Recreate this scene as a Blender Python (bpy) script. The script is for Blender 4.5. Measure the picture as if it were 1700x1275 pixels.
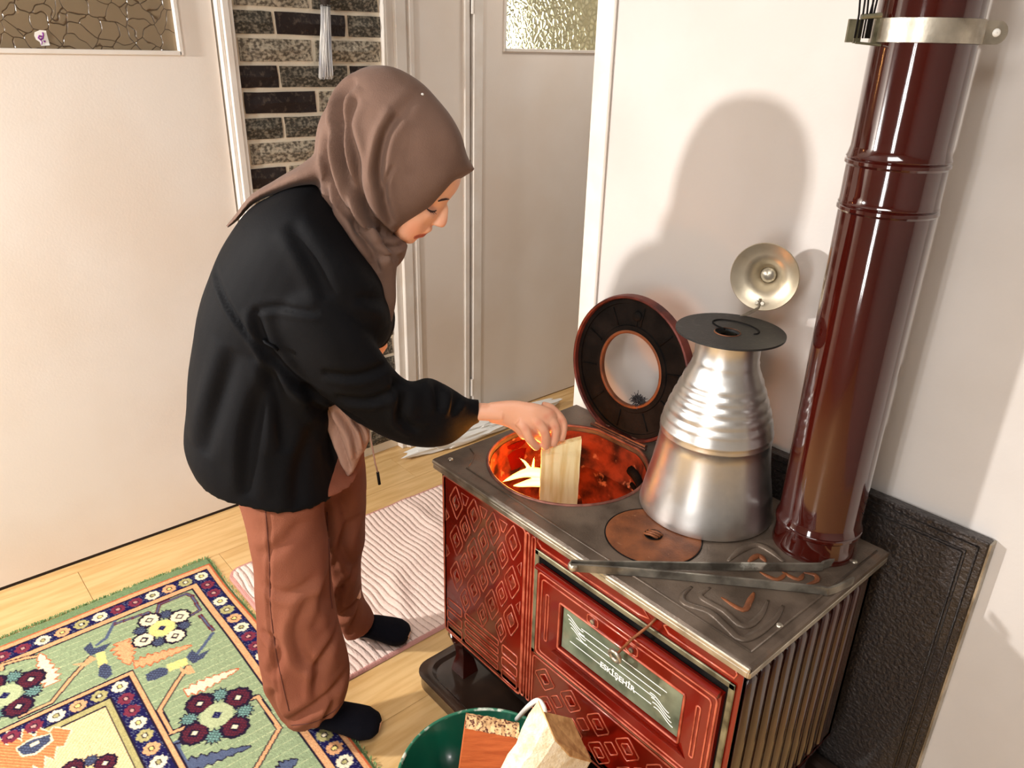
import bpy, math, random
import numpy as np
from mathutils import Matrix, Vector
from mathutils.bvhtree import BVHTree
random.seed(7); rng = np.random.default_rng(7)
scene = bpy.context.scene
for o in list(bpy.data.objects): bpy.data.objects.remove(o)
col = scene.collection

# ------------------------------------------------------------------ camera
# world: X along the stove front (away from the door wall), Y along the door wall, Z up; metres
FPX, CXP, CYP, CAMH = 1265.0, 850.0, 637.5, 1.6
def _n(v): return v/np.linalg.norm(v)
_dn = _n(np.array([778-CXP, -(3500-CYP), -FPX])); _Z = -_dn
_Y = np.array([2420-CXP, -(118-CYP), -FPX]); _Y = _n(_Y); _Y = _n(_Y-_Z*_Y.dot(_Z)); _X = np.cross(_Y, _Z)
MW = np.array([_X, _Y, _Z]); CAM = np.array([0, 0, CAMH])
cd = bpy.data.cameras.new('camera'); cam = bpy.data.objects.new('camera', cd); col.objects.link(cam)
cd.sensor_width = 36; cd.lens = FPX/1700*36; cd.clip_start = .02
cam.matrix_world = Matrix([[*MW[0], 0], [*MW[1], 0], [*MW[2], CAMH], [0, 0, 0, 1]])
scene.camera = cam

# ------------------------------------------------------------------ light
def area(name, loc, target, size, power, color, sy=None):
    l = bpy.data.lights.new(name, 'AREA'); l.energy = power; l.color = color; l.size = size
    if sy: l.shape = 'RECTANGLE'; l.size_y = sy
    o = bpy.data.objects.new(name, l); col.objects.link(o); o.location = loc
    o.rotation_euler = (Vector(target)-Vector(loc)).to_track_quat('-Z', 'Y').to_euler(); return o
W = bpy.data.worlds.new('world'); scene.world = W; W.use_nodes = True
W.node_tree.nodes['Background'].inputs[0].default_value = (.9, .93, 1, 1)
W.node_tree.nodes['Background'].inputs[1].default_value = .05
key = area('floor_lamp_light', (-2.24, -1.22, 1.69), (-1.0, 1.2, 1.0), .09, 78, (1, .97, .93))
ceil = area('ceiling_fill_light', (-.1, -.45, 2.42), (-.1, -.4, 0), .9, 40, (1, .98, .95))  # added overhead fill that lightens the walls; no such lamp is in view
hall = area('passage_fill_light', (-1.95, 2.5, 2.42), (-1.9, 2.4, 0), .35, 9, (1, .93, .85))  # added fill that brightens the far door; no lamp seen in the passage
win = [area('window_light', (x_, -2.2, 1.30), (x_, 1.2, 1.28), .10, 22, (1, .98, .96), 1.7) for x_ in (-.20, .02)]
vs = scene.view_settings; vs.view_transform = 'Standard'; vs.look = 'None'; vs.gamma = 1; vs.exposure = 0.0
vs.use_curve_mapping = False

# ------------------------------------------------------------------ survey helpers (photo point -> world point on a known plane)
def ray(px, py): return MW @ _n(np.array([px-CXP, -(py-CYP), -FPX]))
def onz(px, py, z=0.0): r = ray(px, py); return CAM+r*((z-CAMH)/r[2])
def onx(px, py, x): r = ray(px, py); return CAM+r*(x/r[0])
def ony(px, py, y): r = ray(px, py); return CAM+r*(y/r[1])
R_ = MW @ np.array([1, 0, 0.]); R_[2] = 0; R_ = _n(R_); F_ = np.array([-R_[1], R_[0], 0]); UP = np.array([0, 0, 1.])
def ond(px, py, D): r = ray(px, py); return CAM+r*(D/r.dot(F_))

# ------------------------------------------------------------------ object helpers
def thing(name, label, cat, loc=(0, 0, 0), group=None):
    o = bpy.data.objects.new(name, None); col.objects.link(o); o.location = loc; o.empty_display_size = .05
    o['label'] = label; o['category'] = cat
    if group: o['group'] = group
    return o
def tag(o, label=None, cat=None, group=None, kind=None):
    if label: o['label'] = label
    if cat: o['category'] = cat
    if group: o['group'] = group
    if kind: o['kind'] = kind
    return o
def origin(o):
    p = o; L = Vector((0, 0, 0))
    while p is not None: L += p.location; p = p.parent
    return L
def link(name, me, mat, parent=None):
    if mat is not None:
        me.materials.clear()
        for m in (mat if isinstance(mat, (list, tuple)) else [mat]): me.materials.append(m)
    o = bpy.data.objects.new(name, me); col.objects.link(o)
    if parent is not None:
        o.parent = parent; o.location = -origin(parent)      # parts are modelled in world coordinates
    return o
class MB:
    def __init__(s): s.v = []; s.f = []; s.m = []
    def add(s, V, Fc, mi=0):
        n = len(s.v); s.v += [tuple(map(float, p)) for p in V]; s.f += [tuple(i+n for i in q) for q in Fc]; s.m += [mi]*len(Fc); return s
    def box(s, x0, x1, y0, y1, z0, z1, b=0.0, mi=0):
        if b <= 0:
            V = [(x, y, z) for z in (z0, z1) for y in (y0, y1) for x in (x0, x1)]
            return s.add(V, [(0, 2, 3, 1), (4, 5, 7, 6), (0, 1, 5, 4), (2, 6, 7, 3), (0, 4, 6, 2), (1, 3, 7, 5)], mi)
        import bmesh
        bm = bmesh.new(); bmesh.ops.create_cube(bm, size=1)
        for v in bm.verts: v.co = Vector(((x0+x1)/2+v.co.x*(x1-x0), (y0+y1)/2+v.co.y*(y1-y0), (z0+z1)/2+v.co.z*(z1-z0)))
        bmesh.ops.bevel(bm, geom=bm.edges[:], offset=b, segments=1, affect='EDGES')
        bm.verts.index_update(); s.add([v.co[:] for v in bm.verts], [[v.index for v in f.verts] for f in bm.faces], mi); bm.free(); return s
    def tube(s, path, r, n=8, cap=True, closed=False, flat=1.0, mi=0, ref=None):
        P = [np.array(p, float) for p in path]; k = len(P); rr = r if hasattr(r, '__len__') else [r]*k
        V = []; a = None
        for i in range(k):
            t = (P[(i+1) % k]-P[i-1]) if closed else (P[min(i+1, k-1)]-P[max(i-1, 0)])
            t = t/(np.linalg.norm(t)+1e-12)
            if ref is not None: a = np.array(ref, float)
            elif a is None: a = np.array([0, 0, 1.]) if abs(t[2]) < .9 else np.array([1., 0, 0])
            a = a-t*a.dot(t); a /= np.linalg.norm(a)+1e-12; b = np.cross(t, a)
            for j in range(n):
                th = 2*math.pi*j/n; V.append(P[i]+rr[i]*(a*math.cos(th)*flat+b*math.sin(th)))
        Fc = [(i*n+j, i*n+(j+1) % n, ((i+1) % k)*n+(j+1) % n, ((i+1) % k)*n+j) for i in range(k if closed else k-1) for j in range(n)]
        if cap and not closed: Fc += [tuple(range(n-1, -1, -1)), tuple((k-1)*n+j for j in range(n))]
        return s.add(V, Fc, mi)
    def lathe(s, prof, c=(0, 0, 0), n=48, ax=None, cap=False, mi=0):
        # prof: (radius, height) along the axis
        a, b, w = ax if ax is not None else (np.array([1, 0, 0.]), np.array([0, 1, 0.]), UP)
        c = np.array(c, float); V = []; k = len(prof)
        for r, h in prof:
            for j in range(n):
                t = 2*math.pi*j/n; V.append(c+w*h+r*(a*math.cos(t)+b*math.sin(t)))
        Fc = [(i*n+j, i*n+(j+1) % n, (i+1)*n+(j+1) % n, (i+1)*n+j) for i in range(k-1) for j in range(n)]
        if cap: Fc += [tuple(range(n-1, -1, -1)), tuple((k-1)*n+j for j in range(n))]
        return s.add(V, Fc, mi)
    def prism(s, poly, d, mi=0):
        # poly: 3-D points of one face, d: thickness vector
        P = [np.array(p, float) for p in poly]; d = np.array(d, float); k = len(P)
        return s.add(P+[p+d for p in P], [tuple(range(k)), tuple(range(2*k-1, k-1, -1))]+[(i, i+k, (i+1) % k+k, (i+1) % k) for i in range(k)], mi)
    def mesh(s, name, smooth=False, fix=True):
        me = bpy.data.meshes.new(name); me.from_pydata(s.v, [], s.f); me.update()
        if any(s.m): me.polygons.foreach_set('material_index', s.m)
        if fix:
            import bmesh
            bm = bmesh.new(); bm.from_mesh(me); bmesh.ops.recalc_face_normals(bm, faces=bm.faces); bm.to_mesh(me); bm.free()
        if smooth: shade(me, smooth)
        return me
    def build(s, name, mat, parent=None, smooth=False): return link(name, s.mesh(name, smooth), mat, parent)
def shade(me, ang=True):
    me.polygons.foreach_set('use_smooth', [True]*len(me.polygons))
    if ang is not True: me.set_sharp_from_angle(angle=math.radians(ang))
def evalmesh(o, name):
    dg = bpy.context.evaluated_depsgraph_get(); me = bpy.data.meshes.new_from_object(o.evaluated_get(dg)); me.name = name
    old = o.data; bpy.data.objects.remove(o); return me
def fuse(mb, name, voxel, smooth_it=4, factor=.5):
    me = mb.mesh(name); o = bpy.data.objects.new(name, me); col.objects.link(o)
    m = o.modifiers.new('r', 'REMESH'); m.mode = 'VOXEL'; m.voxel_size = voxel; m.adaptivity = 0
    if smooth_it: q = o.modifiers.new('s', 'SMOOTH'); q.factor = factor; q.iterations = smooth_it
    bpy.context.view_layer.update()
    return evalmesh(o, name)
def crs(P, k):
    # Catmull-Rom resampling, P: list of equal-length vectors
    P = np.array(P, float); Q = []
    for i in range(len(P)-1):
        p0, p1, p2, p3 = P[max(i-1, 0)], P[i], P[i+1], P[min(i+2, len(P)-1)]
        for j in range(k):
            t = j/k; Q.append(.5*((2*p1)+(-p0+p2)*t+(2*p0-5*p1+4*p2-p3)*t*t+(-p0+3*p1-3*p2+p3)*t**3))
    Q.append(P[-1]); return np.array(Q)
def loft(mb, st, k=4, n=28, viewdir=False):
    # stations: (point A, point B, depth D, half depth[, exponent]): elliptical slices across A-B
    rows = []
    for s_ in st:
        a, b, D, hd = s_[:4]; e = s_[4] if len(s_) > 4 else 2.0
        D2 = D if not isinstance(D, tuple) else None
        A = ond(*a, D if D2 is not None else D[0]); B = ond(*b, D if D2 is not None else D[1]); rows.append([*A, *B, hd, e])
    Q = crs(rows, k); V = []
    for q in Q:
        A, B, hd, e = q[:3], q[3:6], max(q[6], .002), q[7]; c = (A+B)/2; h = (B-A)/2; d = F_
        if viewdir: d = _n(c-CAM)
        for j in range(n):
            t = 2*math.pi*j/n; cs, sn = math.cos(t), math.sin(t)
            x = math.copysign(abs(cs)**(2/e), cs); y = math.copysign(abs(sn)**(2/e), sn); V.append(c+h*x+d*hd*y)
    m = len(Q)
    Fc = [(i*n+j, i*n+(j+1) % n, (i+1)*n+(j+1) % n, (i+1)*n+j) for i in range(m-1) for j in range(n)]
    Fc += [tuple(range(n-1, -1, -1)), tuple((m-1)*n+j for j in range(n))]
    return mb.add(V, Fc)
def get_co(me):
    a = np.empty(len(me.vertices)*3); me.vertices.foreach_get('co', a); return a.reshape(-1, 3)
def get_no(me):
    a = np.empty(len(me.vertices)*3); me.vertices.foreach_get('normal', a); return a.reshape(-1, 3)
def set_co(me, a): me.vertices.foreach_set('co', a.reshape(-1)); me.update()
def smooth_noise(P, scale, seed=0, oct=2):
    # cheap smooth 3-D pseudo noise from sums of sines
    r = np.random.default_rng(seed); out = np.zeros(len(P)); amp = 1; tot = 0
    for o_ in range(oct):
        for _ in range(6):
            k = r.normal(size=3); k /= np.linalg.norm(k); k *= scale*(2**o_)*r.uniform(.7, 1.3)*2*math.pi
            out += amp*np.sin(P@k+r.uniform(0, 6.28))
        tot += amp*2.4; amp *= .5
    return out/tot
def creases(me, lines, D, noise=0, nscale=6, seed=1, side=True):
    # fold lines: (points seen in the photo, width m, depth m); groove with a rounded ridge beside it
    co = get_co(me); no = get_no(me)
    u = co@R_; z = co[:, 2]; disp = np.zeros(len(co)); w_side = np.clip(-(no@F_)*1.5+.2, 0, 1) if side else np.ones(len(co))
    for ln in lines:
        pts, w, a = ln[:3]; DD = ln[3] if len(ln) > 3 else D
        Q = crs([[*(lambda q: (q@R_, q[2]))(ond(*p, DD))] for p in pts], 6); best = np.full(len(co), 9.); sgn = np.zeros(len(co)); tt = np.zeros(len(co))
        L = len(Q)-1
        for i in range(L):
            p, q = Q[i], Q[i+1]; d = q-p; l2 = d@d+1e-12
            t = np.clip(((u-p[0])*d[0]+(z-p[1])*d[1])/l2, 0, 1); dx = u-p[0]-t*d[0]; dz = z-p[1]-t*d[1]; dd = np.hypot(dx, dz)
            m = dd < best; best[m] = dd[m]; sgn[m] = np.sign(dx*d[1]-dz*d[0])[m]; tt[m] = ((i+t)/L)[m]
        tap = np.sin(np.clip(tt, 0, 1)*math.pi)**.5
        s = best*sgn
        disp += tap*a*(-np.exp(-(s/w)**2)+.55*np.exp(-((s-1.7*w)/(1.1*w))**2)+.25*np.exp(-((s+1.9*w)/(1.3*w))**2))*w_side
    if noise: disp += noise*smooth_noise(co, nscale, seed, 3)
    set_co(me, co+no*disp[:, None])
def vcol(me, arr, name='tint'):
    at = me.color_attributes.new(name, 'FLOAT_COLOR', 'POINT'); c = np.ones((len(me.vertices), 4)); c[:, :3] = arr
    at.data.foreach_set('color', c.reshape(-1))

# ------------------------------------------------------------------ materials
def srgb(r, g, b): return tuple(((c/255/12.92) if c/255 <= .04045 else ((c/255+.055)/1.055)**2.4) for c in (r, g, b))+(1,)
MATS = {}
def mat(name, colr, rough=.5, metal=0, spec=.5, col2=None, nscale=8, nmix=(.4, .65), detail=4, bump=0, bscale=60, coat=0, stretch=(1, 1, 1), sss=0, emis=None, estr=0, trans=0, attr=None, col3=None, n3=30, m3=(.6, .7), rough2=None, sheen=0, coords='Object', ior=1.45):
    m = bpy.data.materials.new(name); m.use_nodes = True; nt = m.node_tree; N = nt.nodes; Lk = nt.links; b = N['Principled BSDF']
    b.inputs['Roughness'].default_value = rough; b.inputs['Metallic'].default_value = metal; b.inputs['IOR'].default_value = ior
    b.inputs['Specular IOR Level'].default_value = spec; b.inputs['Coat Weight'].default_value = coat; b.inputs['Coat Roughness'].default_value = .06
    b.inputs['Sheen Weight'].default_value = sheen; b.inputs['Sheen Roughness'].default_value = .4
    if sss: b.inputs['Subsurface Weight'].default_value = sss; b.inputs['Subsurface Radius'].default_value = (.012, .005, .003); b.inputs['Subsurface Scale'].default_value = 1
    if trans: b.inputs['Transmission Weight'].default_value = trans
    if emis: b.inputs['Emission Color'].default_value = emis; b.inputs['Emission Strength'].default_value = estr
    tc = N.new('ShaderNodeTexCoord'); mp = N.new('ShaderNodeMapping'); mp.inputs['Scale'].default_value = stretch; Lk.new(tc.outputs[coords], mp.inputs[0])
    out = None
    if attr: a = N.new('ShaderNodeAttribute'); a.attribute_name = attr; out = a.outputs['Color']
    def layer(prev, c, sc, rng_, det):
        nz = N.new('ShaderNodeTexNoise'); nz.inputs['Scale'].default_value = sc; nz.inputs['Detail'].default_value = det; Lk.new(mp.outputs[0], nz.inputs['Vector'])
        rp = N.new('ShaderNodeMapRange'); rp.inputs[1].default_value = rng_[0]; rp.inputs[2].default_value = rng_[1]; Lk.new(nz.outputs['Fac'], rp.inputs[0])
        mx = N.new('ShaderNodeMix'); mx.data_type = 'RGBA'; Lk.new(rp.outputs[0], mx.inputs[0])
        if prev is None: mx.inputs[6].default_value = colr
        else: Lk.new(prev, mx.inputs[6])
        mx.inputs[7].default_value = c
        return mx.outputs[2], rp.outputs[0]
    f = None
    if col2: out, f = layer(out, col2, nscale, nmix, detail)
    if col3: out, _ = layer(out, col3, n3, m3, 6)
    if out is None: b.inputs['Base Color'].default_value = colr
    else: Lk.new(out, b.inputs['Base Color'])
    if rough2 is not None and f is not None:
        r = N.new('ShaderNodeMapRange'); r.inputs[3].default_value = rough; r.inputs[4].default_value = rough2; Lk.new(f, r.inputs[0]); Lk.new(r.outputs[0], b.inputs['Roughness'])
    if bump:
        nz = N.new('ShaderNodeTexNoise'); nz.inputs['Scale'].default_value = bscale; nz.inputs['Detail'].default_value = 5; Lk.new(mp.outputs[0], nz.inputs['Vector'])
        bp = N.new('ShaderNodeBump'); bp.inputs['Strength'].default_value = 1; bp.inputs['Distance'].default_value = bump; Lk.new(nz.outputs['Fac'], bp.inputs['Height']); Lk.new(bp.outputs[0], b.inputs['Normal'])
    MATS[name] = m; return m
M_wall = mat('white_plaster', srgb(202, 196, 191), .55, bump=.0003, bscale=120, col2=srgb(196, 189, 183), nscale=3)
M_far = mat('bounce_cut_grey', srgb(140, 137, 134), .7)  # grey chosen for unseen walls and ceiling to cut bounce and darken reflections
M_doorp = mat('door_paint', srgb(236, 228, 219), .42, col2=srgb(231, 220, 208), nscale=2.5, bump=.0002, bscale=160, col3=srgb(214, 186, 152), n3=2.2, m3=(.72, .86))
M_trim = mat('trim_paint', srgb(232, 226, 218), .4, bump=.0003, bscale=80, col2=srgb(224, 215, 204), nscale=9)
M_dark = mat('dark_gap', srgb(40, 28, 20), .8)
M_floor = mat('oak_laminate', srgb(220, 182, 126), .30, col2=srgb(204, 162, 104), nscale=5, stretch=(9, .9, 1), bump=.0003, bscale=30, col3=srgb(200, 152, 92), n3=7, m3=(.66, .9))
M_mortar = mat('mortar', srgb(240, 228, 206), .8, bump=.002, bscale=120)
M_brick = mat('mottled_brick', srgb(96, 88, 76), .75, col2=srgb(190, 180, 160), nscale=75, stretch=(1, 1, 1.4), nmix=(.40, .6), detail=8, bump=.006, bscale=60)
M_brickd = mat('dark_brick', srgb(34, 22, 20), .65, col2=srgb(92, 78, 68), nscale=60, nmix=(.55, .75), detail=8, bump=.004, bscale=90)
M_brickm = mat('grey_brick', srgb(62, 58, 50), .7, col2=srgb(140, 132, 116), nscale=85, stretch=(1, 1, 1.4), nmix=(.45, .65), detail=8, bump=.005, bscale=70)
M_iron = mat('cast_iron', srgb(104, 90, 78), .40, metal=.35, col2=srgb(76, 64, 54), nscale=14, bump=.0006, bscale=240, col3=srgb(122, 84, 58), n3=9, m3=(.6, .8))
M_rust = mat('rusted_iron', srgb(128, 74, 42), .5, metal=.2, col2=srgb(96, 54, 32), nscale=22, bump=.0008, bscale=260, col3=srgb(160, 116, 84), n3=60, m3=(.68, .76))
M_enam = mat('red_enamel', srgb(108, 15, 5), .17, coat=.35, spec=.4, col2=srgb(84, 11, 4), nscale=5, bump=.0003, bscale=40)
M_edge = mat('worn_highlit_edge', srgb(190, 96, 70), .3, coat=.4, col2=srgb(140, 48, 28), nscale=30)  # lighter enamel: edge wear plus the ridges' highlight put into the colour
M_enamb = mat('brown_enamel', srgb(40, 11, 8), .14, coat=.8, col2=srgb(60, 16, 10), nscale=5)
M_pipe = mat('pipe_enamel', srgb(56, 11, 6), .09, coat=1, col2=srgb(44, 8, 5), nscale=3, stretch=(3, 3, .6), col3=srgb(150, 110, 98), n3=26, m3=(.72, .8), bump=.0002, bscale=20)
M_steel = mat('worn_steel', srgb(196, 188, 172), .35, metal=.85, col2=srgb(140, 132, 118), nscale=18, bump=.0003, bscale=150)
M_alu = mat('scratched_aluminium', srgb(226, 224, 220), .30, metal=1, col2=srgb(206, 204, 200), nscale=14, bump=.00004, bscale=160, rough2=.42)
M_zinc = mat('door_frame_metal', srgb(150, 146, 120), .4, metal=.7, col2=srgb(92, 88, 70), nscale=20)
M_soot = mat('sooty_iron', srgb(11, 10, 10), .7, spec=.12, col2=srgb(26, 22, 20), nscale=20, bump=.001, bscale=150)
M_plate = mat('black_plate', srgb(42, 42, 42), .45, metal=.3, col2=srgb(60, 58, 56), nscale=60, nmix=(.55, .7), bump=.0005, bscale=200)
M_fire = mat('firebrick', srgb(130, 52, 30), .75, spec=.15, col2=srgb(40, 16, 12), nscale=18, bump=.002, bscale=70, col3=srgb(170, 110, 84), n3=34, m3=(.62, .7))
M_black = mat('black_metal', srgb(62, 56, 54), .36, bump=.005, bscale=130, metal=.6, coat=.4)
M_tray = mat('dark_tray', srgb(46, 34, 28), .28, coat=.5, col2=srgb(62, 44, 34), nscale=10)
M_wood = mat('split_wood', srgb(250, 226, 172), .55, col2=srgb(232, 196, 130), nscale=9, stretch=(8, 8, .8), bump=.0008, bscale=30, col3=srgb(120, 74, 44), n3=24, m3=(.74, .8))
M_woodw = mat('pale_split_wood', srgb(246, 232, 204), .6, col2=srgb(226, 204, 164), nscale=10, stretch=(5, 5, 5), bump=.002, bscale=45, col3=srgb(140, 110, 84), n3=30, m3=(.7, .78))
M_woodo = mat('orange_wood', srgb(206, 108, 58), .5, col2=srgb(180, 86, 42), nscale=7, stretch=(1.5, 1.5, 12), bump=.0006, bscale=60)
M_woodend = mat('sawn_wood_end', srgb(216, 170, 114), .7, col2=srgb(180, 132, 82), nscale=60, bump=.001, bscale=150)
M_bucket = mat('green_enamel', srgb(14, 84, 62), .2, coat=.7, col2=srgb(10, 62, 48), nscale=4, col3=srgb(190, 200, 186), n3=42, m3=(.75, .79))
M_white = mat('white_plastic', srgb(240, 238, 232), .4)
M_scarf = mat('mauve_brown_scarf', srgb(112, 88, 76), .88, sheen=.08, bump=.0006, bscale=420, col2=srgb(104, 81, 70), nscale=12, spec=.2)
M_shirt = mat('brown_blouse', srgb(156, 122, 106), .8, bump=.0006, bscale=300, spec=.2)
M_jack = mat('black_jacket', srgb(9, 9, 12), .75, bump=.0004, bscale=300, spec=.15)
M_trou = mat('rust_trousers', srgb(132, 80, 60), .85, bump=.0007, bscale=380, col2=srgb(122, 70, 52), nscale=7, spec=.2)
M_stitch = mat('trouser_stitch', srgb(84, 40, 30), .8)
M_sock = mat('dark_sock', srgb(17, 17, 24), .9, bump=.001, bscale=300, spec=.1)
M_skin = mat('skin', srgb(226, 168, 138), .48, attr='tint', sss=.12, bump=.0003, bscale=160)
M_brow = mat('brow_hair', srgb(52, 28, 24), .7)
M_rug = mat('rug_pile', srgb(160, 180, 120), .9, attr='tint', spec=.1, bump=.0015, bscale=420)
M_mat = mat('ribbed_mat', srgb(240, 214, 204), .95, attr='tint', spec=.1, bump=.002, bscale=320)
M_tassel = mat('silver_thread', srgb(216, 212, 206), .5, col2=srgb(150, 150, 156), nscale=90, stretch=(1, 1, .1))
M_paint = mat('white_print', srgb(240, 240, 232), .5)
# ================================================================== SETTING
WX = -2.48          # face of the door wall
WY = 1.50           # face of the wall behind the stove
S = lambda o: tag(o, kind='structure')

# floor with single laminate planks
fl = S(MB().box(-3.4, 2.0, -2.3, 3.4, -.06, -.009).build('floor', M_dark))
plank_meshes = {}
def plank(x0, x1, y0, y1):
    key_ = (round(x1-x0, 3), round(y1-y0, 3))
    if key_ not in plank_meshes:
        w, l = key_; plank_meshes[key_] = MB().box(-w/2+.0006, w/2-.0006, -l/2+.0006, l/2-.0006, -.009, 0, b=.0009).mesh('plank'); plank_meshes[key_].materials.append(M_floor)
    o = bpy.data.objects.new('plank', plank_meshes[key_]); col.objects.link(o); o.parent = fl; o.location = ((x0+x1)/2, (y0+y1)/2, 0)
PW = .192; x = -2.245-PW*2
i = 0
while x < 1.9:
    y = -2.3+[-.30, -1.01, -.62, -.1][i % 4]
    while y < 3.2:
        y0, y1 = max(y, -2.3), min(y+1.2, 3.2)
        if y1-y0 > .02 and x > -2.7: plank(x, x+PW, y0, y1)
        y += 1.2
    x += PW; i += 1

# --- wall behind the stove, with corner bead
wb = S(MB().box(-1.402, 2.0, WY, WY+.12, 0, 2.5).build('wall_back', M_wall))
S(MB().box(-1.405, -1.346, WY-.010, WY, .0, 2.5, b=.003).build('trim_corner', M_trim))
S(MB().box(1.9, 2.0, -2.3, WY, 0, 2.5).build('wall_right', M_far))
S(MB().box(-2.6, 2.0, -2.4, -2.3, 0, 2.5).build('wall_front', M_far))
S(MB().box(-2.6, 2.0, -2.4, 3.4, 2.5, 2.56).build('ceiling', M_far))
# --- door wall: built round its two doors and the brick opening
wl = MB()
wl.box(WX-.10, WX-.0, -2.3, -.14, 0, 2.5)
wl.box(WX-.10, WX-.0, -.14, 3.3, 2.08, 2.5)
wl.box(WX-.10, WX-.006, 1.681, 1.93, .07, 2.08)          # narrow panel between brick and door
wl.box(WX-.12, WX-.05, 1.03, 1.60, 0, 2.08)              # backing behind the bricks
wl.box(WX-.10, WX-.0, 2.92, 3.3, 0, 2.08)
wl = S(wl.build('wall_left', M_doorp))
S(MB().box(-2.6, -1.2, 3.3, 3.4, 0, 2.5).build('wall_passage', M_wall))
S(MB().box(WX-.02, WX+.012, 1.60, 1.94, 0, .075, b=.003).build('baseboard_left', M_trim))
# casings
def casing(name, prof, z0=0, z1=2.08, m=M_trim):
    mb = MB()
    for (y0, y1, x1) in prof: mb.box(WX-.06, WX+x1, y0, y1, z0, z1, b=.0025)
    return S(mb.build(name, m))
casing('trim_1', [(.987, 1.000, .012), (1.000, 1.022, .022), (1.022, 1.036, .014)])
casing('trim_2', [(1.576, 1.606, .004), (1.606, 1.650, .020), (1.650, 1.664, .012), (1.664, 1.683, .020)])
casing('trim_3', [(1.918, 1.943, .008)])
casing('trim_4', [(1.958, 2.004, .012)])
casing('trim_5', [(2.86, 2.92, .016)])
S(MB().box(WX-.04, WX-.02, 1.943, 1.958, 0, 2.08).build('gap_shade_strip', M_dark))  # dark strip closing the gap, its shade put in as colour
# bricks, one object each, recessed in their opening
bm_cache = {}
def brick(y0, y1, z0, z1, m):
    w = y1-y0; h = z1-z0; k = (round(w, 3), m.name, rng.integers(0, 3))
    if k not in bm_cache:
        mb = MB(); nx, nz = 5, 3; V = []; F2 = []
        for j in range(nz):
            for i_ in range(nx):
                yy = -w/2+w*i_/(nx-1); zz = -h/2+h*j/(nz-1); e = (i_ in (0, nx-1)) or (j in (0, nz-1))
                V.append((-.001+(0 if e else .010+rng.uniform(-.004, .004)), yy+(rng.uniform(-.003, .003)), zz+rng.uniform(-.0015, .0015)))
        for j in range(nz-1):
            for i_ in range(nx-1): a = j*nx+i_; F2.append((a, a+1, a+nx+1, a+nx))
        n0 = len(V); V += [(-.02, -w/2, -h/2), (-.02, w/2, -h/2), (-.02, w/2, h/2), (-.02, -w/2, h/2)]
        a, b, c, d = 0, nx-1, nx*nz-1, nx*(nz-1)
        F2 += [tuple(range(nx))+(n0+1, n0), (n0+3, n0+2, n0+1, n0), tuple(range(d, c+1))+(n0+2, n0+3)]
        F2 += [tuple(nx*j for j in range(nz))+(n0+3, n0), tuple(nx*j+nx-1 for j in range(nz))+(n0+2, n0+1)]
        mb.add(V, F2); me = mb.mesh('brick'); me.materials.append(m); bm_cache[k] = me
    o = bpy.data.objects.new('brick', bm_cache[k]); col.objects.link(o); o.parent = wl; o.location = (WX-.030, (y0+y1)/2, (z0+z1)/2)
mo = MB().box(WX-.05, WX-.036, 1.03, 1.58, 0, 2.08).build('mortar', M_mortar, wl)
pat = {0: 'mdm', 1: 'sll', 2: 'dmd', 3: 'sdl', 4: 'mmm', 5: 'lll', 6: 'dlm', 7: 'mlm'}
for r_ in range(-5, 21):
    zc = 1.653-.079*r_; z0, z1 = zc-.0325, zc+.0325
    if z0 < 0: continue
    cuts = [1.036, 1.179, 1.191, 1.438, 1.450, 1.576] if r_ % 2 == 0 else [1.036, 1.049, 1.061, 1.308, 1.322, 1.570]
    s_ = pat[r_ % 8] if r_ >= 0 else 'mlm'
    for q in range(3):
        brick(cuts[2*q], cuts[2*q+1], z0, z1, {'m': M_brickm, 'd': M_brickd, 'l': M_brick, 's': M_brickm}[s_[q]])

# --- glass
def pattern_glass(name, base, dark, scale, line, warm=None, bright=None):
    m = bpy.data.materials.new(name); m.use_nodes = True; nt = m.node_tree; N = nt.nodes; Lk = nt.links; b = N['Principled BSDF']
    tc = N.new('ShaderNodeTexCoord'); vo = N.new('ShaderNodeTexVoronoi'); vo.feature = 'DISTANCE_TO_EDGE'; vo.inputs['Scale'].default_value = scale
    nz = N.new('ShaderNodeTexNoise'); nz.inputs['Scale'].default_value = scale*.7; nz.inputs['Detail'].default_value = 1
    ad = N.new('ShaderNodeMixRGB'); ad.blend_type = 'ADD'; ad.inputs[0].default_value = .06 if line else .01
    Lk.new(tc.outputs['Object'], ad.inputs[1]); Lk.new(nz.outputs['Color'], ad.inputs[2]); Lk.new(tc.outputs['Object'], nz.inputs[0]); Lk.new(ad.outputs[0], vo.inputs['Vector'])
    rp = N.new('ShaderNodeMapRange'); rp.inputs[1].default_value = 0; rp.inputs[2].default_value = .035 if line else .35; Lk.new(vo.outputs['Distance'], rp.inputs[0])
    mx = N.new('ShaderNodeMix'); mx.data_type = 'RGBA'; Lk.new(rp.outputs[0], mx.inputs[0]); mx.inputs[6].default_value = dark; mx.inputs[7].default_value = base
    Lk.new(mx.outputs[2], b.inputs['Base Color']); b.inputs['Roughness'].default_value = .22 if line else .1
    b.inputs['Transmission Weight'].default_value = .55; b.inputs['IOR'].default_value = 1.45
    bp = N.new('ShaderNodeBump'); bp.inputs['Distance'].default_value = .0016 if not line else .002; Lk.new(rp.outputs[0], bp.inputs['Height']); Lk.new(bp.outputs[0], b.inputs['Normal'])
    return m
M_g1 = pattern_glass('frosted_patterned_glass', srgb(176, 156, 126), srgb(84, 60, 36), 22, True)
M_g2 = pattern_glass('hammered_glass', srgb(236, 232, 200), srgb(190, 184, 150), 46, False)

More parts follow.
